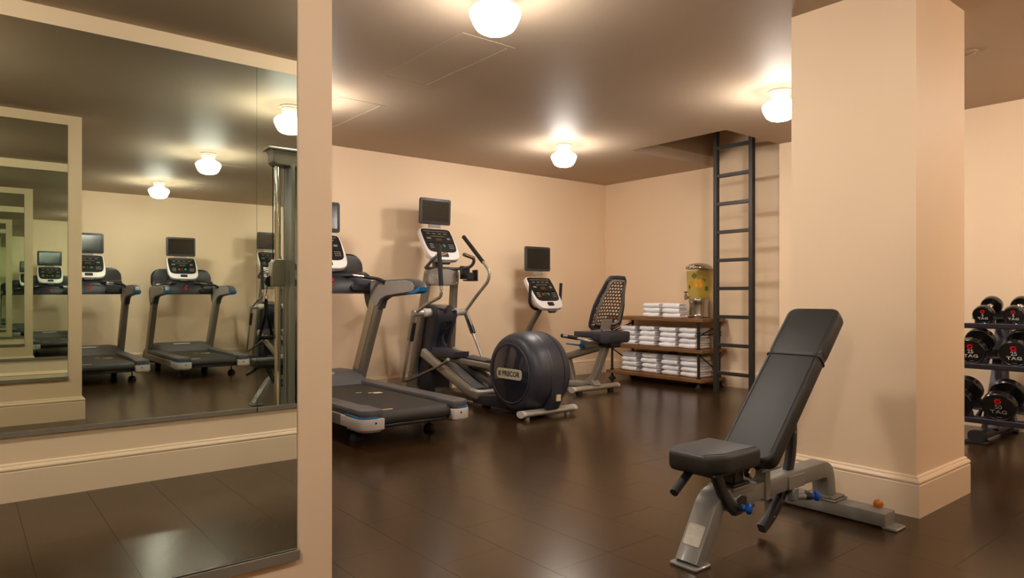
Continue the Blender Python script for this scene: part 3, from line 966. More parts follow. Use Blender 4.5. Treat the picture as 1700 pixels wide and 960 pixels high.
# ------------------------------------------------------------------ recumbent bike
def bike(loc):
    t = thing('recumbent_bike', loc, 'recumbent exercise bike with mesh backrest, standing behind the elliptical drum', 'exercise bike')
    P('stabiliser', 'silver', t, lambda bm: sweep(bm, [(-0.32, 0.13, 0.055), (0.32, 0.13, 0.055)], circ(0.034, 16, 1.35, 0.85)), 40)
    for s in (-1, 1):
        P('stabiliser_cap', 'pale_plastic', t, lambda bm: sweep(bm, [(s * 0.315, 0.13, 0.055), (s * 0.352, 0.13, 0.055)], circ(0.0355, 16, 1.35, 0.85)), 40)
        P('rubber_foot', 'black_rubber', t, lambda bm: cyl(bm, (s * 0.24, 0.13, 0), (s * 0.24, 0.13, 0.035), 0.035, 14, 0.004), 40)
    sec = rrect(0.075, 0.060, 0.016, 3)
    P('rear_strut', 'silver', t, lambda bm: sweep(bm, fillet([(0, -0.02, 0.50), (0, 0.18, 0.075), (0, 0.62, 0.065), (0, 1.30, 0.065)], 0.16, 8), rrect(0.085, 0.075, 0.02, 3), (0, 1, 0.2)), 40)
    P('front_strut', 'silver_dark', t, lambda bm: sweep(bm, [(0, 0.55, 0.35), (0, 0.46, 0.08)], rrect(0.065, 0.07, 0.016, 3), (0, 1, 0)), 40)
    P('gusset', 'silver', t, lambda bm: prism(bm, [(0.08, 0.085), (0.26, 0.085), (0.14, 0.145)], 'x', -0.05, 0.05, 0.004, 1), 40)
    P('seat_rail', 'silver_dark', t, lambda bm: sweep(bm, [(0, 0.66, 0.335), (0, -0.12, 0.545)], rrect(0.085, 0.075, 0.014, 3)), 40)
    P('seat_carriage', 'silver_dark', t, lambda bm: prism(bm, [(0.30, 0.455), (0.30, 0.57), (-0.10, 0.60), (-0.10, 0.53)], 'x', -0.06, 0.06, 0.008, 1), 40)
    P('seat_lever', 'blue_accent', t, lambda bm: (cyl(bm, (-0.085, 0.26, 0.50), (-0.06, 0.26, 0.50), 0.028, 14), tube(bm, [(-0.08, 0.26, 0.505), (-0.10, 0.38, 0.512), (-0.11, 0.46, 0.515)], 0.0085, 8)), 40)

    def seat(bm):
        st = [(-0.18, 0.605, 0.195, 0.065), (-0.165, 0.63, 0.225, 0.085), (-0.10, 0.635, 0.225, 0.080), (-0.03, 0.632, 0.212, 0.045), (0.10, 0.625, 0.195, 0.035), (0.26, 0.625, 0.165, 0.035), (0.33, 0.62, 0.12, 0.03)]
        rings = []
        for y, z, w, h in st:
            sc = rrect(2 * w, h, min(0.03, h * 0.45), 4)
            rings.append([bm.verts.new((u, y, z - h / 2 + v + 0.045 * (abs(u) / w) ** 2 * (1 if v > 0 else 0.3))) for u, v in sc])
        n = len(rings[0])
        fs = []
        for a, b in zip(rings, rings[1:]):
            for i in range(n):
                j = (i + 1) % n
                fs.append(bm.faces.new((a[i], a[j], b[j], b[i])))
        fs += [bm.faces.new(rings[0]), bm.faces.new(rings[-1])]
        bmesh.ops.recalc_face_normals(bm, faces=fs)
    P('seat', 'navy_plastic', t, seat, 50)
    P('seat_underpan', 'black_plastic', t, lambda bm: box(bm, (-0.06, -0.16, 0.50), (0.10, 0.05, 0.56), 0.02, 2), 40)
    for s in (-1, 1):
        P('side_handle', 'silver', t, lambda bm: tube(bm, [(s * 0.10, -0.02, 0.555), (s * 0.255, -0.02, 0.575), (s * 0.265, 0.16, 0.60), (s * 0.265, 0.36, 0.612)], 0.0165, 10, 0.06), 40)
        P('side_grip', 'black_rubber', t, lambda bm: tube(bm, [(s * 0.265, 0.12, 0.597), (s * 0.265, 0.37, 0.613)], 0.0215, 12), 40)
        P('grip_end', 'chrome', t, lambda bm: tube(bm, [(s * 0.265, 0.26, 0.606), (s * 0.265, 0.33, 0.611)], 0.0222, 12), 40)
    # mesh backrest leaning away from the console
    lean = math.radians(22)
    m = frame((0, 0.0, 0.70), (1, 0, 0), (0, -math.sin(lean), math.cos(lean)))

    def hw(v):
        return 0.205 + 0.02 * math.cos((v - 0.10) * 7) - 0.055 * max(0, (v - 0.25) / 0.30)

    def bow(u, v):
        return -0.030 * (1 - (u / 0.22) ** 2) - 0.018 * math.sin((v - 0.02) / 0.52 * PI)

    def rim_pts(k, z):
        pts = []
        for i in range(17):
            v = 0.035 + 0.49 * i / 16
            pts.append((hw(v) * k, v))
        o = [(u, v) for u, v in pts]
        top = [(u, 0.565) for u in (hw(0.55) * k * 0.80, 0, -hw(0.55) * k * 0.80)]
        bot = [(u, 0.0) for u in (-hw(0) * k * 0.78, 0, hw(0) * k * 0.78)]
        return o + top + [(-u, v) for u, v in pts[::-1]] + bot
    rim = [m @ Vector((u, v, bow(u, v))) for u, v in rim_pts(1, 0)]
    P('back_rim', 'navy_plastic', t, lambda bm: sweep(bm, rim + [rim[0]], rrect(0.042, 0.026, 0.009, 2), (0, -1, 0.4)), 40)

    def web(bm):
        # perforated shell: strips of a lattice
        def strip(a, b, w):
            n = 5
            vs = []
            d = (Vector(b) - Vector(a)).normalized()
            q = Vector((-d.y, d.x)) * w / 2
            for i in range(n + 1):
                p = Vector(a).lerp(Vector(b), i / n)
                row = []
                for sg in (1, -1):
                    u, v = p.x + q.x * sg, p.y + q.y * sg
                    for dn in (0.0, -0.005):
                        row.append(bm.verts.new(m @ Vector((u, v, bow(u, v) + dn))))
                vs.append(row)
            fs = []
            for r0, r1 in zip(vs, vs[1:]):
                for i, j in ((0, 1), (1, 3), (3, 2), (2, 0)):
                    fs.append(bm.faces.new((r0[i], r0[j], r1[j], r1[i])))
            bmesh.ops.recalc_face_normals(bm, faces=fs)
        k = 0
        v = 0.02
        while v < 0.55:
            w = hw(v) - 0.005
            strip((-w, v), (w, v), 0.011)
            v += 0.036
            k += 1
        for r in range(15):
            v0 = 0.02 + r * 0.036
            for c in range(-6, 7):
                u = (c + (0.5 if r % 2 else 0)) * 0.042
                if abs(u) < hw(v0) - 0.01:
                    strip((u, v0), (u + 0.008, v0 + 0.036), 0.010)
    P('back_mesh', 'navy_plastic', t, web, 0)
    fr = [m @ Vector((u, v, bow(u, v) + 0.030)) for u, v in [(q[0] * 0.80, q[1] * 0.86 + 0.05) for q in rim_pts(1, 0)]]
    P('back_frame', 'silver_dark', t, lambda bm: sweep(bm, fr + [fr[0]], circ(0.015, 10), (0, -1, 0.4)), 50)
    P('back_bracket', 'armrest_grey', t, lambda bm: (box(bm, (-0.075, -0.13, 0.008), (0.075, 0.11, 0.022), 0.004, 1, m), box(bm, (-0.05, -0.13, 0.02), (0.05, 0.0, 0.05), 0.004, 1, m)), 40)
    # front shroud, post, console
    P('front_shroud', 'navy_plastic', t, lambda bm: prism(bm, [(0.85, 0.06), (1.38, 0.06), (1.40, 0.30), (1.34, 0.52), (1.22, 0.585), (1.02, 0.56), (0.86, 0.42), (0.82, 0.22)], 'x', -0.13, 0.13, 0.03, 3), 40)
    P('front_foot', 'silver', t, lambda bm: (sweep(bm, [(-0.28, 1.30, 0.05), (0.28, 1.30, 0.05)], circ(0.034, 14, 1.3, 0.85)), cyl(bm, (-0.22, 1.30, 0), (-0.22, 1.30, 0.03), 0.03, 12), cyl(bm, (0.22, 1.30, 0), (0.22, 1.30, 0.03), 0.03, 12)), 40)
    for s in (-1, 1):
        P('crank_pedal', 'black_plastic', t, lambda bm: (cyl(bm, (s * 0.12, 1.02, 0.30), (s * 0.17, 1.02, 0.30), 0.02, 10), sweep(bm, [(s * 0.16, 1.02, 0.30), (s * 0.16, 1.02 + s * 0.12, 0.30 + s * 0.08)], rrect(0.016, 0.03, 0.006, 2)), box(bm, (s * 0.215 - 0.05, 0.97 + s * 0.12, 0.285 + s * 0.08), (s * 0.215 + 0.05, 1.07 + s * 0.12, 0.315 + s * 0.08), 0.006, 1)), 40)
    P('console_post', 'silver_dark', t, lambda bm: sweep(bm, fillet([(0, 1.30, 0.50), (0, 1.22, 0.66), (0, 0.98, 0.95), (0, 0.95, 1.08)], 0.12, 6), circ(0.033, 14, 1.1, 1.0), (0, -1, 0.3)), 40)
    console(t, 0.80, 0.900, 37, 'black_plastic', 1.22)
    for s in (-1, 1):
        P('front_handle', 'black_rubber', t, lambda bm: tube(bm, [(0.0, 1.00, 0.90), (s * 0.13, 0.97, 0.885), (s * 0.238, 0.94, 0.95), (s * 0.238, 0.92, 1.195)], 0.0185, 10, 0.09), 40)
    P('console_back', 'grey_plastic', t, lambda bm: box(bm, (-0.08, 1.07, 1.02), (0.08, 1.13, 1.22), 0.012, 1), 40)
    tv(t, 1.06, 1.335, 1.625, 0.39)
    return t


bike((5.32, 5.02, 0))


# ------------------------------------------------------------------ shelf unit
SX0, SX1, SY0, SY1 = 6.405, 6.850, 4.555, 5.990
SHELF_Z = (0.108, 0.436, 0.785)      # top faces


def shelf_unit():
    L = ((SX0 + SX1) / 2, (SY0 + SY1) / 2, 0)
    t = thing('shelving_unit', L, 'three-tier industrial shelf of wooden boards on black iron pipes', 'shelf')
    for k, z in enumerate(SHELF_Z):
        x0 = SX0 - (0.02 if k == 0 else 0)
        n = 3
        for i in range(n):
            w = (SX1 - x0) / n
            a = x0 + w * i
            P('shelf_board', 'wood', t, lambda bm: box(bm, (a + 0.0006, SY0, z - 0.038), (a + w - 0.0006, SY1, z), 0.003, 1), 30, L)
    px, py = (SX0 + 0.024, SX1 - 0.03), (SY0 + 0.066, SY1 - 0.066)
    for x in px:
        for y in py:
            po = P('post', 'pipe_iron', t, lambda bm: [cyl(bm, (x, y, a), (x, y, b), 0.0155, 12) for a, b in ((0.035, SHELF_Z[0] - 0.038), (SHELF_Z[0], SHELF_Z[1] - 0.038), (SHELF_Z[1], SHELF_Z[2] - 0.038))], 40, L)
            P('flange_foot', 'pipe_iron', po, lambda bm: lathe(bm, [(0, 0), (0.046, 0), (0.046, 0.008), (0.036, 0.014), (0.022, 0.034), (0.020, 0.040), (0, 0.040)], (x, y, 0), n=18), 40, L)
            for a, b in ((0.575, 0.60), (0.615, 0.635), (SHELF_Z[2] - 0.065, SHELF_Z[2] - 0.038), (SHELF_Z[1] - 0.058, SHELF_Z[1] - 0.038), (SHELF_Z[0], SHELF_Z[0] + 0.02), (SHELF_Z[1], SHELF_Z[1] + 0.02)):
                P('coupling', 'pipe_iron', po, lambda bm: lathe(bm, [(0.016, a), (0.024, a + 0.004), (0.024, b - 0.004), (0.016, b)], (x, y, 0), n=14), 40, L)
    for y in py:
        P('side_rod', 'pipe_iron', t, lambda bm: (cyl(bm, (px[0], y, 0.60), (px[1], y, 0.60), 0.008, 8), cyl(bm, (px[0], y, 0.59), (px[1], y, 0.70), 0.008, 8)), 40, L)
        P('side_brace', 'pipe_iron', t, lambda bm: cyl(bm, (px[0], y, 0.38), (px[1], y, 0.16), 0.008, 8), 40, L)
    P('rear_brace', 'pipe_iron', t, lambda bm: cyl(bm, (px[1] + 0.0, py[0], 0.16), (px[1] + 0.0, (py[0] + py[1]) / 2 + 0.15, 0.40), 0.008, 8), 40, L)
    P('rear_brace', 'pipe_iron', t, lambda bm: cyl(bm, (px[1] + 0.0, py[1], 0.16), (px[1] + 0.0, (py[0] + py[1]) / 2 - 0.15, 0.40), 0.008, 8), 40, L)
    return t


shelf_unit()


# ------------------------------------------------------------------ folded towels
def towel_mesh(seed, w, d, h):
    """a towel folded in thirds: round fold to the front (-x), loose edges to the side"""
    rr = random.Random(seed)
    bm = bmesh.new()
    prof = []
    n = 7
    for i in range(n + 1):
        a = math.radians(90 + 180 * i / n)
        prof.append((0.026 + 0.030 * math.cos(a), h / 2 + h / 2 * math.sin(a)))
    prof = [(d, h), (d * 0.66, h * 1.015), (d * 0.33, h * 1.01)] + prof + [(d * 0.33, 0.0), (d * 0.66, 0.0), (d, 0.0), (d + 0.006, h * 0.30), (d, h * 0.5), (d + 0.006, h * 0.72)]
    ny = 12
    rings = []
    ph = [rr.uniform(0, 6.28) for _ in range(4)]
    for j in range(ny + 1):
        s = j / ny
        y = (s - 0.5) * w
        e = 1 - 0.16 * (abs(2 * s - 1) ** 8)
        ring = []
        for k, (x, z) in enumerate(prof):
            dz = 0.0022 * math.sin(9 * s + ph[0] + x * 12) + 0.0014 * math.sin(23 * s + ph[1])
            dx = 0.004 * math.sin(7 * s + ph[2] + z * 40) if x < 0.05 else 0
            zz = (z - h / 2) * e + h / 2 + (dz if z > h * 0.5 else 0)
            ring.append(bm.verts.new((x + dx, y + 0.003 * math.sin(k * 1.7 + ph[3]) * (1 if j in (0, ny) else 0), max(zz, 0))))
        rings.append(ring)
    m = len(prof)
    fs = []
    for a, b in zip(rings, rings[1:]):
        for i in range(m):
            q = (i + 1) % m
            fs.append(bm.faces.new((a[i], a[q], b[q], b[i])))
    # end faces pressed in, so the folded layers show
    for ring, sg in ((rings[0], 1), (rings[-1], -1)):
        prev = ring
        for k, (sc, inn) in enumerate(((0.80, -0.004), (0.62, 0.010), (0.40, 0.006), (0.22, 0.016))):
            cx = sum(v.co.x for v in ring) / m
            cur = [bm.verts.new((v.co.x + (cx - v.co.x) * (0.04 * (k + 1)), v.co.y * 0 + ring[i].co.y + sg * inn, h / 2 + (v.co.z - h / 2) * sc)) for i, v in enumerate(ring)]
            for i in range(m):
                q = (i + 1) % m
                fs.append(bm.faces.new((prev[i], prev[q], cur[q], cur[i])))
            prev = cur
        fs.append(bm.faces.new(prev))
    bmesh.ops.recalc_face_normals(bm, faces=fs)
    me = bpy.data.meshes.new('folded_towel')
    bm.to_mesh(me)
    bm.free()
    me.materials.append(MATS['towel'])
    for p in me.polygons:
        p.use_smooth = True
    me.set_sharp_from_angle(angle=math.radians(55))
    return me


TM = [towel_mesh(i, 0.222, 0.27, 0.0565) for i in range(4)]
LEV = {4: ['lowest', 'second lowest', 'second highest', 'topmost'], 3: ['lowest', 'middle one', 'topmost']}
SHN = ['bottom shelf', 'middle shelf', 'top shelf']
STK = {0: [('stack beside the bike', 5.70), ('second stack from the bike', 5.375), ('second stack from the ladder', 5.070), ('stack beside the ladder', 4.795)],
       1: [('stack behind the bike seat', 5.70), ('second stack from the bike', 5.405), ('second stack from the ladder', 5.090), ('stack beside the ladder', 4.805)],
       2: [('stack beside the bike', 5.330), ('stack beside the drink dispenser', 5.035)]}
rt = random.Random(11)
for sh, stacks in STK.items():
    for nm, y in stacks:
        z = SHELF_Z[sh] + 0.0005
        n = 3 if sh == 2 else 4
        for k in range(n):
            o = bpy.data.objects.new('folded_towel', TM[rt.randrange(4)])
            COL.objects.link(o)
            wy = 1.08 if sh == 2 else 1.0
            zs = rt.uniform(0.97, 1.03) * (1.0 if sh < 2 else 0.95)
            o.location = (SX0 + 0.058 + rt.uniform(-0.008, 0.012) + (0.02 if sh == 0 else 0), y + rt.uniform(-0.006, 0.006), z)
            o.scale = (0.54 if 'dispenser' in nm else 1, wy * rt.uniform(0.97, 1.03), zs)
            o.rotation_euler = (0, 0, rt.uniform(-0.035, 0.035))
            z += 0.0604 * zs
            tag(o, 'white folded towel, %s of the %s, %s' % (LEV[n][k], nm, SHN[sh]), 'towel', 'folded towels on the shelf')


# ------------------------------------------------------------------ drink dispenser with fruit
def dispenser():
    L = (6.726, 4.832, SHELF_Z[2] + 0.0005)
    t = thing('drink_dispenser', L, 'clear drink dispenser of citrus water on a steel base with steel lid', 'dispenser')
    k = 0.90
    K = lambda pr: [(r * k, z) for r, z in pr]
    P('steel_base', 'steel', t, lambda bm: lathe(bm, K([(0, 0), (0.128, 0), (0.132, 0.010), (0.132, 0.022), (0.124, 0.030), (0.122, 0.045), (0.122, 0.150), (0.126, 0.180), (0.132, 0.205), (0.128, 0.222), (0.112, 0.228), (0, 0.228)]), n=36), 40)
    P('jar', 'clear_jar', t, lambda bm: [bmesh.ops.delete(bm, geom=[f for f in bm.faces if len(f.verts) > 4], context='FACES_ONLY') for _ in [lathe(bm, K([(0.128, 0.229), (0.136, 0.245), (0.146, 0.32), (0.155, 0.45), (0.160, 0.572)]), n=36)]], 60)
    P('citrus_water', 'drink', t, lambda bm: lathe(bm, K([(0, 0.234), (0.124, 0.234), (0.132, 0.25), (0.142, 0.32), (0.151, 0.45), (0.1555, 0.545), (0, 0.545)]), n=36), 60)
    P('lid', 'steel', t, lambda bm: lathe(bm, K([(0, 0.5725), (0.165, 0.5725), (0.168, 0.578), (0.168, 0.594), (0.163, 0.600), (0.120, 0.628), (0.060, 0.640), (0, 0.643)]), n=36), 40)
    P('lid_clasp', 'chrome', t, lambda bm: prism(bm, rrect(0.095, 0.050, 0.014, 3, 0.0, 0.588), 'x', -0.160, -0.135, 0.006, 2), 40)
    # tap faces the room
    def tap(bm):
        a = math.radians(205)
        d = Vector((math.cos(a), -math.sin(a) * -1, 0))
        d = Vector((-0.86, 0.51, 0))
        p = d * 0.118
        cyl(bm, p + Vector((0, 0, 0.240)), d * 0.160 + Vector((0, 0, 0.240)), 0.014, 12, 0.002)
        q = d * 0.160
        cyl(bm, q + Vector((0, 0, 0.212)), q + Vector((0, 0, 0.276)), 0.017, 14, 0.003)
        cyl(bm, q + Vector((0, 0, 0.276)), q + Vector((0, 0, 0.294)), 0.009, 10)
        lathe(bm, [(0, 0.294), (0.024, 0.294), (0.026, 0.300), (0.020, 0.308), (0, 0.310)], q, 'z', 14)
    P('tap', 'steel', t, tap, 40)
    W0 = Vector(L)

    def slice_(name, ang, r, z, rad, matr, matf, label, tiltz=0.0):
        d = Vector((math.cos(ang), math.sin(ang), 0))
        pos = W0 + d * r * 0.9 + Vector((0, 0, z))
        o = thing(name, pos, label, 'fruit slice', 'fruit in the drink dispenser')
        o.rotation_euler = (d.to_track_quat('Z', 'Y').to_euler())
        P('rind', matr, o, lambda bm: lathe(bm, [(rad * 0.86, -0.003), (rad, -0.003), (rad, 0.003), (rad * 0.86, 0.003)], n=22), 40)

        def segs(bm):
            for k in range(8):
                a0 = 2 * PI * k / 8 + 0.06
                a1 = 2 * PI * (k + 1) / 8 - 0.06
                c = [(rad * 0.14 * math.cos((a0 + a1) / 2), rad * 0.14 * math.sin((a0 + a1) / 2))] + [(rad * 0.86 * math.cos(a0 + (a1 - a0) * i / 3), rad * 0.86 * math.sin(a0 + (a1 - a0) * i / 3)) for i in range(4)]
                prism(bm, c, 'z', -0.0024, 0.0024)
        P('segments', matf, o, segs, 0)
        return o
    toward = math.atan2(-L[1], -L[0])
    slice_('orange_slice', toward + 0.02, 0.140, 0.385, 0.033, 'orange_rind', 'orange_flesh', 'round orange slice in the middle of the drink dispenser')
    slice_('orange_slice', toward + 0.05, 0.122, 0.418, 0.031, 'orange_rind', 'orange_flesh', 'orange slice tucked behind the middle orange slice')
    slice_('orange_slice', toward - 0.72, 0.132, 0.395, 0.036, 'orange_rind', 'orange_flesh', 'orange slice at the towel side of the drink dispenser')
    slice_('lime_slice', toward + 0.85, 0.128, 0.345, 0.030, 'leaf', 'lime_flesh', 'lime slice at the ladder side of the drink dispenser')
    slice_('lime_slice', toward - 0.45, 0.128, 0.490, 0.032, 'leaf', 'lime_flesh', 'lime slice floating high in the drink dispenser')

    def leaf(ang, r, z, rot, label):
        d = Vector((math.cos(ang), math.sin(ang), 0))

        def lm(bm):
            o = [(0, -0.028), (0.010, -0.016), (0.014, 0.0), (0.009, 0.018), (0, 0.030), (-0.009, 0.018), (-0.014, 0.0), (-0.010, -0.016)]
            prism(bm, o, 'z', -0.0006, 0.0006)
            for v in bm.verts:
                v.co.z += 0.006 * abs(v.co.x) / 0.014
        q = P('mint_leaf', 'leaf', None, lm, 0)
        q.location = W0 + d * r * 0.9 + Vector((0, 0, z))
        q.rotation_euler = (d.to_track_quat('Z', 'Y').to_matrix() @ Matrix.Rotation(rot, 3, 'Z')).to_euler()
        tag(q, label, 'leaf', 'fruit in the drink dispenser')
    leaf(toward + 0.52, 0.136, 0.440, 0.9, 'dark green mint leaf beside the orange slice, ladder side')
    leaf(toward - 0.92, 0.140, 0.360, 0.2, 'dark green mint leaf at the towel side of the dispenser')


dispenser()


# ------------------------------------------------------------------ ladder
def ladder():
    X, ya, yb = 6.42, 3.955, 4.385
    L = (X, (ya + yb) / 2, 0)
    t = thing('ladder', L, 'dark iron ladder rising from the floor into the ceiling hatch', 'ladder')
    for y in (ya, yb):
        r = P('rail', 'ladder_iron', t, lambda bm: box(bm, (X - 0.028, y - 0.023, 0.0), (X + 0.028, y + 0.023, 3.35), 0.003, 1), 30, L)
        P('floor_bracket', 'ladder_iron', r, lambda bm: box(bm, (X - 0.055, y - 0.024, 0.0), (X + 0.03, y + 0.024, 0.006), 0.001, 1), 30, L)
    for k in range(11):
        z = 0.206 + 0.3055 * k
        P('rung', 'ladder_iron', t, lambda bm: box(bm, (X - 0.024, ya + 0.023, z - 0.018), (X + 0.024, yb - 0.023, z + 0.018), 0.003, 1), 30, L)


ladder()


# ------------------------------------------------------------------ weight bench
def bench():
    L = (2.70, 1.62, 0)
    cy0 = 1.62
    t = thing('weight_bench', L, 'adjustable weight bench, black padding on a silver frame, before the column', 'bench')
    Q = lambda name, mat, fn, par=None, sm=40: P(name, mat, par or t, fn, sm, L)
    Q('front_foot_plate', 'bench_silver', lambda bm: prism(bm, rrect(0.105, 0.125, 0.012, 3, 2.200, cy0), 'z', 0.0, 0.012, 0.003, 1))
    Q('front_leg', 'bench_silver', lambda bm: sweep(bm, fillet([(2.195, cy0, 0.006), (2.345, cy0, 0.238), (2.45, cy0, 0.245)], 0.07, 6), rrect(0.104, 0.062, 0.010, 2), (-1, 0, 0.5)))
    tg = Q('name_tag', 'tag_metal', lambda bm: prism(bm, rrect(0.076, 0.086, 0.008, 3), 'z', 0.0, 0.002, 0.0005, 1, LEG))
    Q('lettering', 'tag_print', lambda bm: (text(bm, 'PRECOR', 0.0155, LEG @ Matrix.Translation((0, 0.028, 0.0022)), 0.0003, 0.0002), text(bm, 'ICARIAN', 0.0155, LEG @ Matrix.Translation((0, -0.008, 0.0022)), 0.0003, 0.0002), text(bm, 'LINE', 0.0085, LEG @ Matrix.Translation((0, -0.024, 0.0022)), 0.0003, 0.0, 1.5)), tg, 0)
    # main beam ending in the arch over the rear bar
    pth = fillet([(2.40, cy0, 0.215), (3.02, cy0, 0.218), (3.245, cy0, 0.218), (3.262, cy0, 0.086)], 0.15, 9)
    Q('main_beam', 'bench_silver', lambda bm: sweep(bm, pth, rrect(0.084, 0.076, 0.009, 2), (0.3, 0, 1)))
    Q('beam_collar', 'bench_silver', lambda bm: (box(bm, (2.66, cy0 - 0.047, 0.17), (2.70, cy0 + 0.047, 0.305), 0.004, 1), box(bm, (2.61, cy0 - 0.060, 0.298), (2.76, cy0 + 0.060, 0.312), 0.004, 1)))
    for sg in (-1, 1):
        Q('beam_guide', 'bench_silver', lambda bm: box(bm, (2.85, cy0 + sg * 0.044 - 0.004, 0.182), (2.99, cy0 + sg * 0.044 + 0.004, 0.242), 0.003, 1))
    Q('weld_plate', 'bench_silver', lambda bm: (box(bm, (3.198, cy0 - 0.085, 0.069), (3.322, cy0 + 0.085, 0.079), 0.003, 1), box(bm, (3.205, cy0 - 0.075, 0.079), (3.315, cy0 + 0.075, 0.088), 0.003, 1)))
    Q('plate_bolt', 'chrome', lambda bm: [cyl(bm, (x, y, 0.087), (x, y, 0.097), 0.011, 8) for x in (3.212,) for y in (cy0 - 0.060, cy0 + 0.060)])
    Q('rear_bar', 'bench_silver', lambda bm: box(bm, (3.205, 1.315, 0.008), (3.312, 1.905, 0.070), 0.007, 2))
    for y0, y1 in ((1.268, 1.335), (1.885, 1.945)):
        Q('rear_foot_plate', 'bench_silver', lambda bm: prism(bm, rrect(0.107, y1 - y0, 0.012, 3, 3.2585, (y0 + y1) / 2), 'z', 0.0, 0.011, 0.003, 1))
    Q('orange_bumper', 'orange_accent', lambda bm: lathe(bm, [(0, 0.070), (0.018, 0.070), (0.022, 0.080), (0.020, 0.092), (0.012, 0.101), (0, 0.104)], (3.300, 1.385, 0), 'z', 16))
    # seat
    so = []
    for u, v in ((2.172, -0.085), (2.262, -0.126), (2.500, -0.126), (2.500, 0.126), (2.262, 0.126), (2.172, 0.085)):
        so.append((u, cy0 + v))
    so2 = [(p.x, p.y) for p in fillet([(x, y, 0) for x, y in so + so[:2]], 0.022, 4)[1:-1]]
    sp = Q('seat_pad', 'vinyl', lambda bm: prism(bm, so2, 'z', 0.362, 0.440, 0.020, 4))
    Q('seat_piping', 'vinyl', lambda bm: tube(bm, [(2.190, cy0 - 0.071, 0.4395), (2.268, cy0 - 0.107, 0.4405), (2.480, cy0 - 0.107, 0.4405)], 0.0022, 6), sp)
    Q('seat_board', 'black_plastic', lambda bm: box(bm, (2.21, cy0 - 0.10, 0.352), (2.49, cy0 + 0.10, 0.364), 0.003, 1))
    Q('seat_post', 'black_plastic', lambda bm: (box(bm, (2.43, cy0 - 0.045, 0.280), (2.50, cy0 + 0.045, 0.355), 0.006, 1), box(bm, (2.41, cy0 - 0.055, 0.272), (2.53, cy0 + 0.055, 0.284), 0.004, 1)))
    Q('pivot_cap', 'chrome', lambda bm: (cyl(bm, (2.515, cy0 - 0.075, 0.322), (2.515, cy0 - 0.045, 0.322), 0.024, 18, 0.004), cyl(bm, (2.515, cy0 + 0.045, 0.322), (2.515, cy0 + 0.075, 0.322), 0.024, 18, 0.004)))
    Q('post_cradle', 'bench_silver', lambda bm: (box(bm, (2.40, cy0 - 0.060, 0.258), (2.57, cy0 + 0.060, 0.272), 0.003, 1), box(bm, (2.43, cy0 - 0.03, 0.21), (2.50, cy0 + 0.03, 0.260), 0.003, 1)))
    Q('seat_arc', 'black_plastic', lambda bm: sweep(bm, fillet([(2.300, cy0 - 0.04, 0.358), (2.345, cy0 - 0.055, 0.245), (2.405, cy0 - 0.066, 0.185)], 0.10, 6), rrect(0.030, 0.044, 0.006, 2), (1, 0, 0.6)))
    Q('seat_handle', 'black_rubber', lambda bm: tube(bm, [(2.262, cy0 + 0.035, 0.362), (2.118, cy0 + 0.015, 0.292)], 0.0165, 12))
    # backrest
    a = math.atan2(0.985 - 0.41, 3.165 - 2.60)
    m = frame((2.558, cy0, 0.365), (0, -1, 0), (math.cos(a), 0, math.sin(a)))
    ln = 0.872
    bp = Q('backrest', 'vinyl', lambda bm: prism(bm, rrect(0.252, ln, 0.045, 5, 0, ln / 2), 'z', -0.072, 0.0, 0.018, 4, m))
    Q('headrest_sleeve', 'vinyl', lambda bm: prism(bm, rrect(0.257, 0.305, 0.047, 5, 0, ln - 0.150), 'z', -0.0745, 0.0025, 0.018, 4, m), bp)
    Q('back_piping', 'vinyl', lambda bm: [tube(bm, [m @ Vector((u, 0.05, 0.0)), m @ Vector((u, ln - 0.05, 0.0025))], 0.0022, 6) for u in (-0.106, 0.106)], bp)
    loop = [m @ Vector((u, ln - 0.297, v - 0.036)) for u, v in rrect(0.256, 0.0765, 0.018, 5)]
    Q('sleeve_seam', 'black_plastic', lambda bm: sweep(bm, loop + [loop[0]], circ(0.0032, 6), (math.cos(a), 0, math.sin(a))), bp)
    Q('back_plate', 'black_plastic', lambda bm: (box(bm, (-0.05, 0.14, -0.084), (0.05, 0.66, -0.071), 0.003, 1, m), box(bm, (-0.045, 0.02, -0.105), (0.045, 0.14, -0.072), 0.004, 1, m)))
    Q('back_hinge', 'black_plastic', lambda bm: sweep(bm, [(2.68, cy0, 0.308), (2.672, cy0, 0.385)], rrect(0.085, 0.06, 0.006, 2), (1, 0, 0)))
    arc = []
    for i in range(15):
        th = math.radians(24 - 86 * i / 14)
        r = 0.455 - 0.062 * i / 14
        arc.append((2.52 + r * math.cos(th), cy0, 0.38 + r * math.sin(th)))
    ac = Q('back_arc', 'black_plastic', lambda bm: sweep(bm, arc, rrect(0.036, 0.040, 0.006, 2), (1, 0, 0.3)))
    Q('arc_hole', 'bench_silver', lambda bm: [cyl(bm, (arc[i][0], cy0 - 0.0186, arc[i][2]), (arc[i][0], cy0 - 0.0176, arc[i][2]), 0.0065, 10) for i in (1, 3, 10, 12)], ac)
    Q('back_strut', 'black_plastic', lambda bm: cyl(bm, (2.93, cy0, 0.47), (2.80, cy0, 0.445), 0.008, 8))
    # blue pull knobs
    def knob(x, z, y, dirx):
        kn = Q('pull_knob', 'blue_knob', lambda bm: lathe(bm, [(0, 0), (0.012, 0), (0.014, 0.004), (0.012, 0.012), (0.021, 0.018), (0.022, 0.028), (0.016, 0.036), (0, 0.038)], n=18, mtx=Matrix.Translation((x, y, z)) @ Vector(dirx).to_track_quat('Z', 'Y').to_matrix().to_4x4()))
        d = Vector(dirx).normalized()
        p = Vector((x, y, z))
        Q('knob_collar', 'black_plastic', lambda bm: cyl(bm, p - d * 0.028, p, 0.0155, 14, 0.002), kn)
        Q('knob_barrel', 'bench_silver', lambda bm: cyl(bm, p - d * 0.095, p - d * 0.026, 0.0145, 14, 0.002), kn)
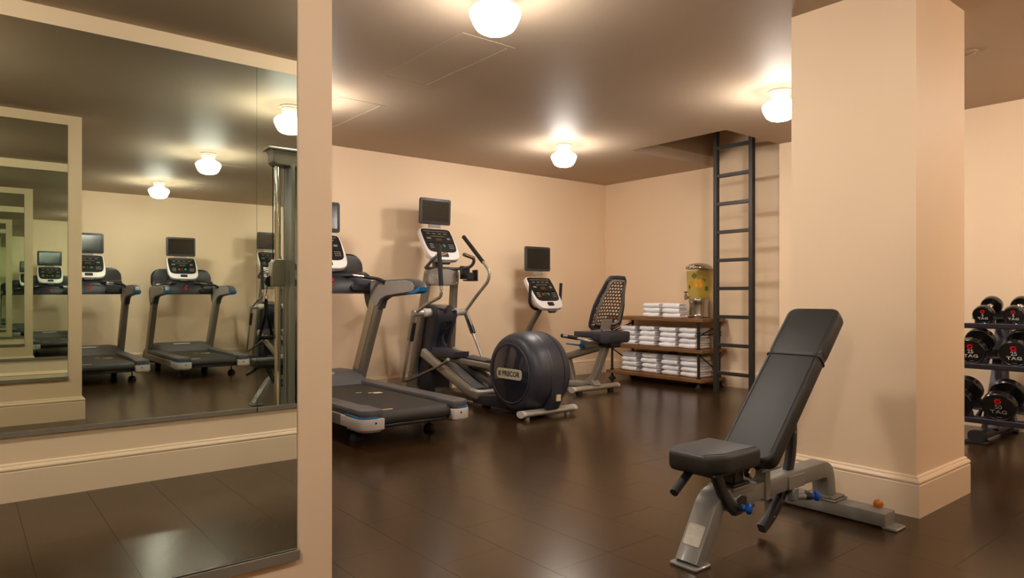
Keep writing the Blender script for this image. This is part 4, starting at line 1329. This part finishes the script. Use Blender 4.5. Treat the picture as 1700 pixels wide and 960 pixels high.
    knob(2.425, 0.198, cy0 - 0.085, (0.35, -1, 0))
    knob(2.99, 0.138, cy0 - 0.075, (0.85, -0.6, 0))
    Q('arc_housing', 'bench_silver', lambda bm: (box(bm, (2.885, cy0 - 0.050, 0.125), (2.935, cy0 - 0.015, 0.185), 0.006, 1),))
    Q('seat_cam', 'black_plastic', lambda bm: prism(bm, [(2.40, 0.175), (2.44, 0.155), (2.485, 0.160), (2.510, 0.19), (2.505, 0.225), (2.465, 0.240), (2.41, 0.225)], 'y', cy0 - 0.056, cy0 - 0.044, 0.004, 1))
    Q('seat_bracket', 'bench_silver', lambda bm: prism(bm, [(2.385, 0.180), (2.405, 0.172), (2.418, 0.19), (2.412, 0.235), (2.392, 0.240)], 'y', cy0 - 0.070, cy0 - 0.050, 0.004, 1))
    Q('cam_pin', 'black_plastic', lambda bm: cyl(bm, (2.49, cy0 - 0.05, 0.185), (2.545, cy0 - 0.06, 0.180), 0.007, 8))


# frame of the leg's front face, where the maker's tag sits
_d = Vector((2.345 - 2.195, 0, 0.238 - 0.006)).normalized()
_n = Vector((-_d.z, 0, _d.x))
LEG = frame(Vector((2.195, 1.62, 0.006)) + _d * 0.105 + _n * 0.0312, (0, -1, 0), _d)
bench()


# ------------------------------------------------------------------ dumbbells on their rack
TIERS = [  # x of front face centre, z, pitch of rows
    (5.90, 0.896), (5.77, 0.630), (5.60, 0.266)]
TILT = math.radians(20)


def rack():
    L = (5.95, 1.2, 0)
    t = thing('dumbbell_rack', L, 'grey steel three-tier dumbbell rack against the wall beyond the column', 'rack')
    Q = lambda name, mat, fn, par=None, sm=40: P(name, mat, par or t, fn, sm, L)
    for yc in (1.675, 0.30):
        ft = Q('foot_rail', 'rack_steel', lambda bm: (sweep(bm, [(5.60, yc, 0.052), (6.30, yc, 0.052)], rrect(0.075, 0.060, 0.02, 3)), box(bm, (5.62, yc - 0.03, 0.0), (5.70, yc + 0.03, 0.025)), box(bm, (6.18, yc - 0.03, 0.0), (6.27, yc + 0.03, 0.025))))
        Q('rubber_end', 'black_rubber', lambda bm: (box(bm, (5.555, yc - 0.065, 0.0), (5.66, yc + 0.075, 0.022), 0.005, 1), sweep(bm, [(5.555, yc, 0.055), (5.605, yc, 0.055)], rrect(0.105, 0.075, 0.025, 3))), ft)
        Q('rubber_end', 'black_rubber', lambda bm: box(bm, (6.24, yc - 0.06, 0.0), (6.31, yc + 0.06, 0.02), 0.005, 1), ft)
        Q('upright', 'rack_steel', lambda bm: sweep(bm, [(5.85, yc, 0.07), (6.065, yc, 0.45), (6.175, yc, 0.86)], rrect(0.105, 0.050, 0.012, 3), (-1, 0, 0.35)))
        Q('rear_brace', 'silver_dark', lambda bm: sweep(bm, [(6.27, yc, 0.07), (6.17, yc, 0.55)], rrect(0.05, 0.04, 0.01, 2), (-1, 0, 0.3)))
    for i, (x, z) in enumerate(TIERS):
        r = (0.069, 0.097, 0.105)[i]
        hl = (0.058, 0.060, 0.066)[i]
        gap = 0.135
        c, s = math.cos(TILT), math.sin(TILT)
        m = Matrix.Translation((x, 0, z)) @ Matrix.Rotation(-TILT, 4, 'Y')
        # the two ledges run along y under the heads
        for k, u in enumerate((hl * 0.5, hl * 1.5 + gap)):
            lg = Q('ledge', 'rack_steel', lambda bm: (box(bm, (u - hl / 2 - 0.013, 0.20, -r - 0.030), (u + hl / 2 + 0.013, 1.865 - 0.02 * i, -r - 0.018), 0.002, 1, m), box(bm, (u - hl / 2 - 0.013 if k == 0 else u + hl / 2 + 0.007, 0.20, -r - 0.030), (u - hl / 2 - 0.006 if k == 0 else u + hl / 2 + 0.013, 1.865 - 0.02 * i, -r + 0.012), 0.002, 1, m)))
            Q('ledge_bolt', 'chrome', lambda bm: [cyl(bm, m @ Vector((u, yy, -r - 0.019)), m @ Vector((u, yy, -r - 0.012)), 0.010, 8) for yy in ((1.615, 0.42) if i == 0 else (1.64, 0.42))], lg)
        for yy in (1.73, 1.62, 0.355, 0.245):
            Q('tier_bracket', 'rack_steel', lambda bm: prism(bm, [(0.0, -r - 0.030), (hl * 2 + gap, -r - 0.030), (hl + gap * 0.7, -r - 0.085)], 'y', yy - 0.006, yy + 0.006, 0, 1, m), None, 0)


rack()


def saddles():
    rk = bpy.data.objects['dumbbell_rack']
    L = rk.location.copy()
    for i, ys in enumerate(((1.737, 1.547), (1.776, 1.510), (1.815, 1.556))):
        x, z = TIERS[i]
        r = (0.069, 0.097, 0.105)[i]
        hl = (0.058, 0.060, 0.066)[i]
        for y in ys:
            for u in (hl * 0.5, hl * 1.5 + 0.135):
                m = Matrix.Translation((x, y, z)) @ Matrix.Rotation(-TILT, 4, 'Y')
                pts = [(-r * 0.86, -r - 0.018), (r * 0.86, -r - 0.018)]
                for k in range(11):
                    a = math.radians(-38 - 104 * k / 10)
                    pts.append(((r + 0.003) * math.cos(a), (r + 0.003) * math.sin(a)))
                P('saddle', 'rack_steel', rk, lambda bm: prism(bm, pts, 'x', u - 0.022, u + 0.022, 0, 1, m), 30, L)


saddles()


def dumbbell(i, y, lb, label):
    x, z = TIERS[i]
    r = (0.069, 0.097, 0.105)[i]
    hl = (0.058, 0.060, 0.066)[i]
    gap = 0.135
    t = thing('dumbbell', (x, y, z), label, 'dumbbell', 'dumbbells on the rack')
    t.rotation_euler = (0, -TILT, 0)
    for a in (0.0, hl + gap):
        hd = P('head', 'urethane', t, lambda bm: lathe(bm, [(0, a + 0.003), (r * 0.86, a + 0.003), (r * 0.90, a), (r * 0.94, a), (r, a + 0.008), (r, a + hl - 0.008), (r * 0.94, a + hl), (r * 0.6, a + hl + 0.004), (0, a + hl + 0.004)], n=40, axis='x'), 30)
        if a == 0.0:
            mm = frame((0.0028, 0, 0), (0, -1, 0), (0, 0, 1))
            k = r / 0.08

            def mark(bm):
                pts = []
                ri, ro = 0.0075 * k, 0.0150 * k
                n = 18
                for q in range(n + 1):
                    b = math.radians(75 + 300 * q / n)
                    pts.append((ro * math.cos(b) * 1.1, 0.036 * k + ro * math.sin(b)))
                for q in range(n + 1):
                    b = math.radians(375 - 300 * q / n)
                    pts.append((ri * math.cos(b) * 1.1 + 0.001, 0.036 * k + ri * math.sin(b)))
                prism(bm, pts, 'z', 0.0, 0.0008, 0, 1, mm)
                prism(bm, [(0.002 * k, 0.048 * k), (0.016 * k, 0.052 * k), (0.010 * k, 0.040 * k), (0.004 * k, 0.042 * k)], 'z', 0.0, 0.0008, 0, 1, mm)
            P('swirl_mark', 'red_print', hd, mark, 0)
            P('weight_number', 'white_print' if lb != '50' else 'grey_print', hd, lambda bm: text(bm, lb, 0.034 * k, mm @ Matrix.Translation((0, 0.003 * k, 0.0004)), 0.0004, 0.0004), 0)
            P('lettering', 'white_print' if lb != '50' else 'grey_print', hd, lambda bm: text(bm, 'TAG', 0.027 * k, mm @ Matrix.Translation((0, -0.026 * k, 0.0004)), 0.0004, 0.0006 * k, 1.1, 1.35), 0)
            P('rim_mark', 'grey_print', hd, lambda bm: box(bm, (-0.012 * k, -0.058 * k, 0), (0.012 * k, -0.056 * k, 0.0006), 0, 1, mm), 0)
        else:
            pass
    P('handle', 'chrome', t, lambda bm: lathe(bm, [(0.026, hl), (0.026, hl + 0.012), (0.0165, hl + 0.018), (0.0165, hl + gap * 0.35), (0.0185, hl + gap * 0.5), (0.0165, hl + gap * 0.65), (0.0165, hl + gap - 0.018), (0.026, hl + gap - 0.012), (0.026, hl + gap)], n=20, axis='x'), 40)
    return t


dumbbell(0, 1.737, '5', 'black five-pound dumbbell on the top tier, next to the column')
dumbbell(0, 1.547, '5', 'black five-pound dumbbell on the top tier, at the picture edge')
dumbbell(1, 1.776, '25', 'black twenty-five-pound dumbbell on the middle tier, half behind the column')
dumbbell(1, 1.510, '25', 'black twenty-five-pound dumbbell on the middle tier, at the picture edge')
dumbbell(2, 1.815, '50', 'black fifty-pound dumbbell on the bottom tier, mostly behind the column')
dumbbell(2, 1.556, '50', 'black fifty-pound dumbbell on the bottom tier, its whole face in view')


# ------------------------------------------------------------------ cable machine (shows only in the mirrors)
def cable_machine():
    L = (2.2, 0.25, 0)
    t = thing('cable_machine', L, 'grey cable weight machine with chrome post and strap, seen in the mirror', 'cable machine')
    Q = lambda name, mat, fn, par=None, sm=40: P(name, mat, par or t, fn, sm, L)
    cx, cyy = 1.963, 0.385
    Q('guide_post', 'chrome', lambda bm: cyl(bm, (cx, cyy, 0.05), (cx, cyy, 2.10), 0.024, 24))
    Q('top_cap', 'silver_dark', lambda bm: (prism(bm, [(1.885, 2.195), (2.50, 2.195), (2.50, 2.08), (2.12, 2.07), (1.93, 2.075), (1.905, 2.10), (1.905, 2.16)], 'y', cyy - 0.075, cyy + 0.060, 0.006, 1),))
    Q('top_lip', 'silver', lambda bm: box(bm, (1.865, cyy - 0.085, 2.193), (2.52, cyy + 0.068, 2.212), 0.004, 1))
    Q('cap_bolt', 'black_plastic', lambda bm: [cyl(bm, (x, cyy + 0.058, z), (x, cyy + 0.068, z), 0.013, 10) for x, z in ((1.925, 2.15), (1.945, 2.105))])
    Q('base', 'silver_dark', lambda bm: (box(bm, (1.90, cyy - 0.12, 0.0), (2.55, cyy + 0.055, 0.055), 0.006, 1), box(bm, (2.42, -0.62, 0.0), (2.50, cyy, 0.06), 0.006, 1)))
    cr = Q('carriage', 'silver', lambda bm: (prism(bm, [(1.90, 1.12), (2.01, 1.12), (2.01, 1.335), (1.93, 1.335), (1.905, 1.30), (1.90, 1.22)], 'y', cyy - 0.05, cyy + 0.045, 0.006, 1), box(bm, (1.955, cyy + 0.045, 1.12), (1.975, cyy + 0.056, 1.345), 0.002, 1)))
    Q('carriage_bolt', 'chrome', lambda bm: [cyl(bm, (x, cyy + 0.044, z), (x, cyy + 0.055, z), 0.008, 8) for x, z in ((1.915, 1.28), (2.0, 1.30), (1.92, 1.16), (2.0, 1.15), (1.985, 1.33))], cr)
    Q('pulley', 'black_plastic', lambda bm: cyl(bm, (1.905, cyy - 0.01, 1.16), (1.905, cyy + 0.02, 1.16), 0.045, 18, 0.005), cr)
    Q('cable', 'cord_black', lambda bm: (tube(bm, [(1.925, cyy, 1.33), (1.925, cyy, 2.08)], 0.004, 6), tube(bm, [(1.885, cyy + 0.005, 1.13), (1.876, cyy + 0.01, 1.06)], 0.004, 6)))
    Q('snap_ring', 'chrome', lambda bm: tube(bm, [(1.876 + 0.014 * math.cos(a), cyy + 0.01, 1.035 + 0.018 * math.sin(a)) for a in [2 * PI * k / 14 for k in range(15)]], 0.0035, 6))
    Q('strap', 'cloth_strap', lambda bm: (sweep(bm, [(1.874, cyy + 0.01, 1.02), (1.872, cyy + 0.01, 0.90), (1.825, cyy + 0.012, 0.72)], rrect(0.022, 0.003, 0.001, 1), (0, 1, 0)), sweep(bm, [(1.878, cyy + 0.014, 1.02), (1.882, cyy + 0.014, 0.92), (1.925, cyy + 0.014, 0.72)], rrect(0.022, 0.003, 0.001, 1), (0, 1, 0))))
    Q('strap_handle', 'black_rubber', lambda bm: tube(bm, [(1.815, cyy + 0.012, 0.715), (1.935, cyy + 0.012, 0.715)], 0.016, 12))
    Q('shroud', 'clear_shroud', lambda bm: (box(bm, (2.040, cyy - 0.16, 0.06), (2.044, cyy + 0.075, 2.08)), box(bm, (2.044, cyy + 0.071, 0.06), (2.46, cyy + 0.075, 2.08))), None, 0)
    Q('shroud_trim', 'silver', lambda bm: (box(bm, (2.036, cyy + 0.066, 0.05), (2.052, cyy + 0.080, 2.19), 0.003, 1), box(bm, (2.44, cyy + 0.066, 0.05), (2.462, cyy + 0.080, 2.19), 0.003, 1)))
    Q('shroud_screw', 'chrome', lambda bm: [cyl(bm, (2.07, cyy + 0.074, z), (2.07, cyy + 0.084, z), 0.008, 8) for z in (0.62, 1.28, 1.95)])
    Q('stack_guide', 'chrome', lambda bm: [cyl(bm, (x, cyy - 0.04, 0.05), (x, cyy - 0.04, 2.10), 0.012, 12) for x in (2.13, 2.36)])
    for k in range(14):
        Q('weight_plate', 'black_plastic', lambda bm: box(bm, (2.085, cyy - 0.10, 0.065 + k * 0.0335), (2.405, cyy + 0.02, 0.0965 + k * 0.0335), 0.003, 1))
    Q('rear_frame', 'silver_dark', lambda bm: box(bm, (2.42, cyy - 0.30, 0.05), (2.50, cyy - 0.20, 2.08), 0.006, 1))


cable_machine()


# very small pieces that the photograph cannot tell apart stay joined
for o in list(bpy.data.objects):
    if o.name.split('.')[0] in ('keypad', 'printed_legends', 'head_bolts', 'ledge_bolt', 'cap_bolt', 'carriage_bolt', 'shroud_screw', 'arc_hole', 'segments', 'plate_bolt'):
        o['kind'] = 'stuff'
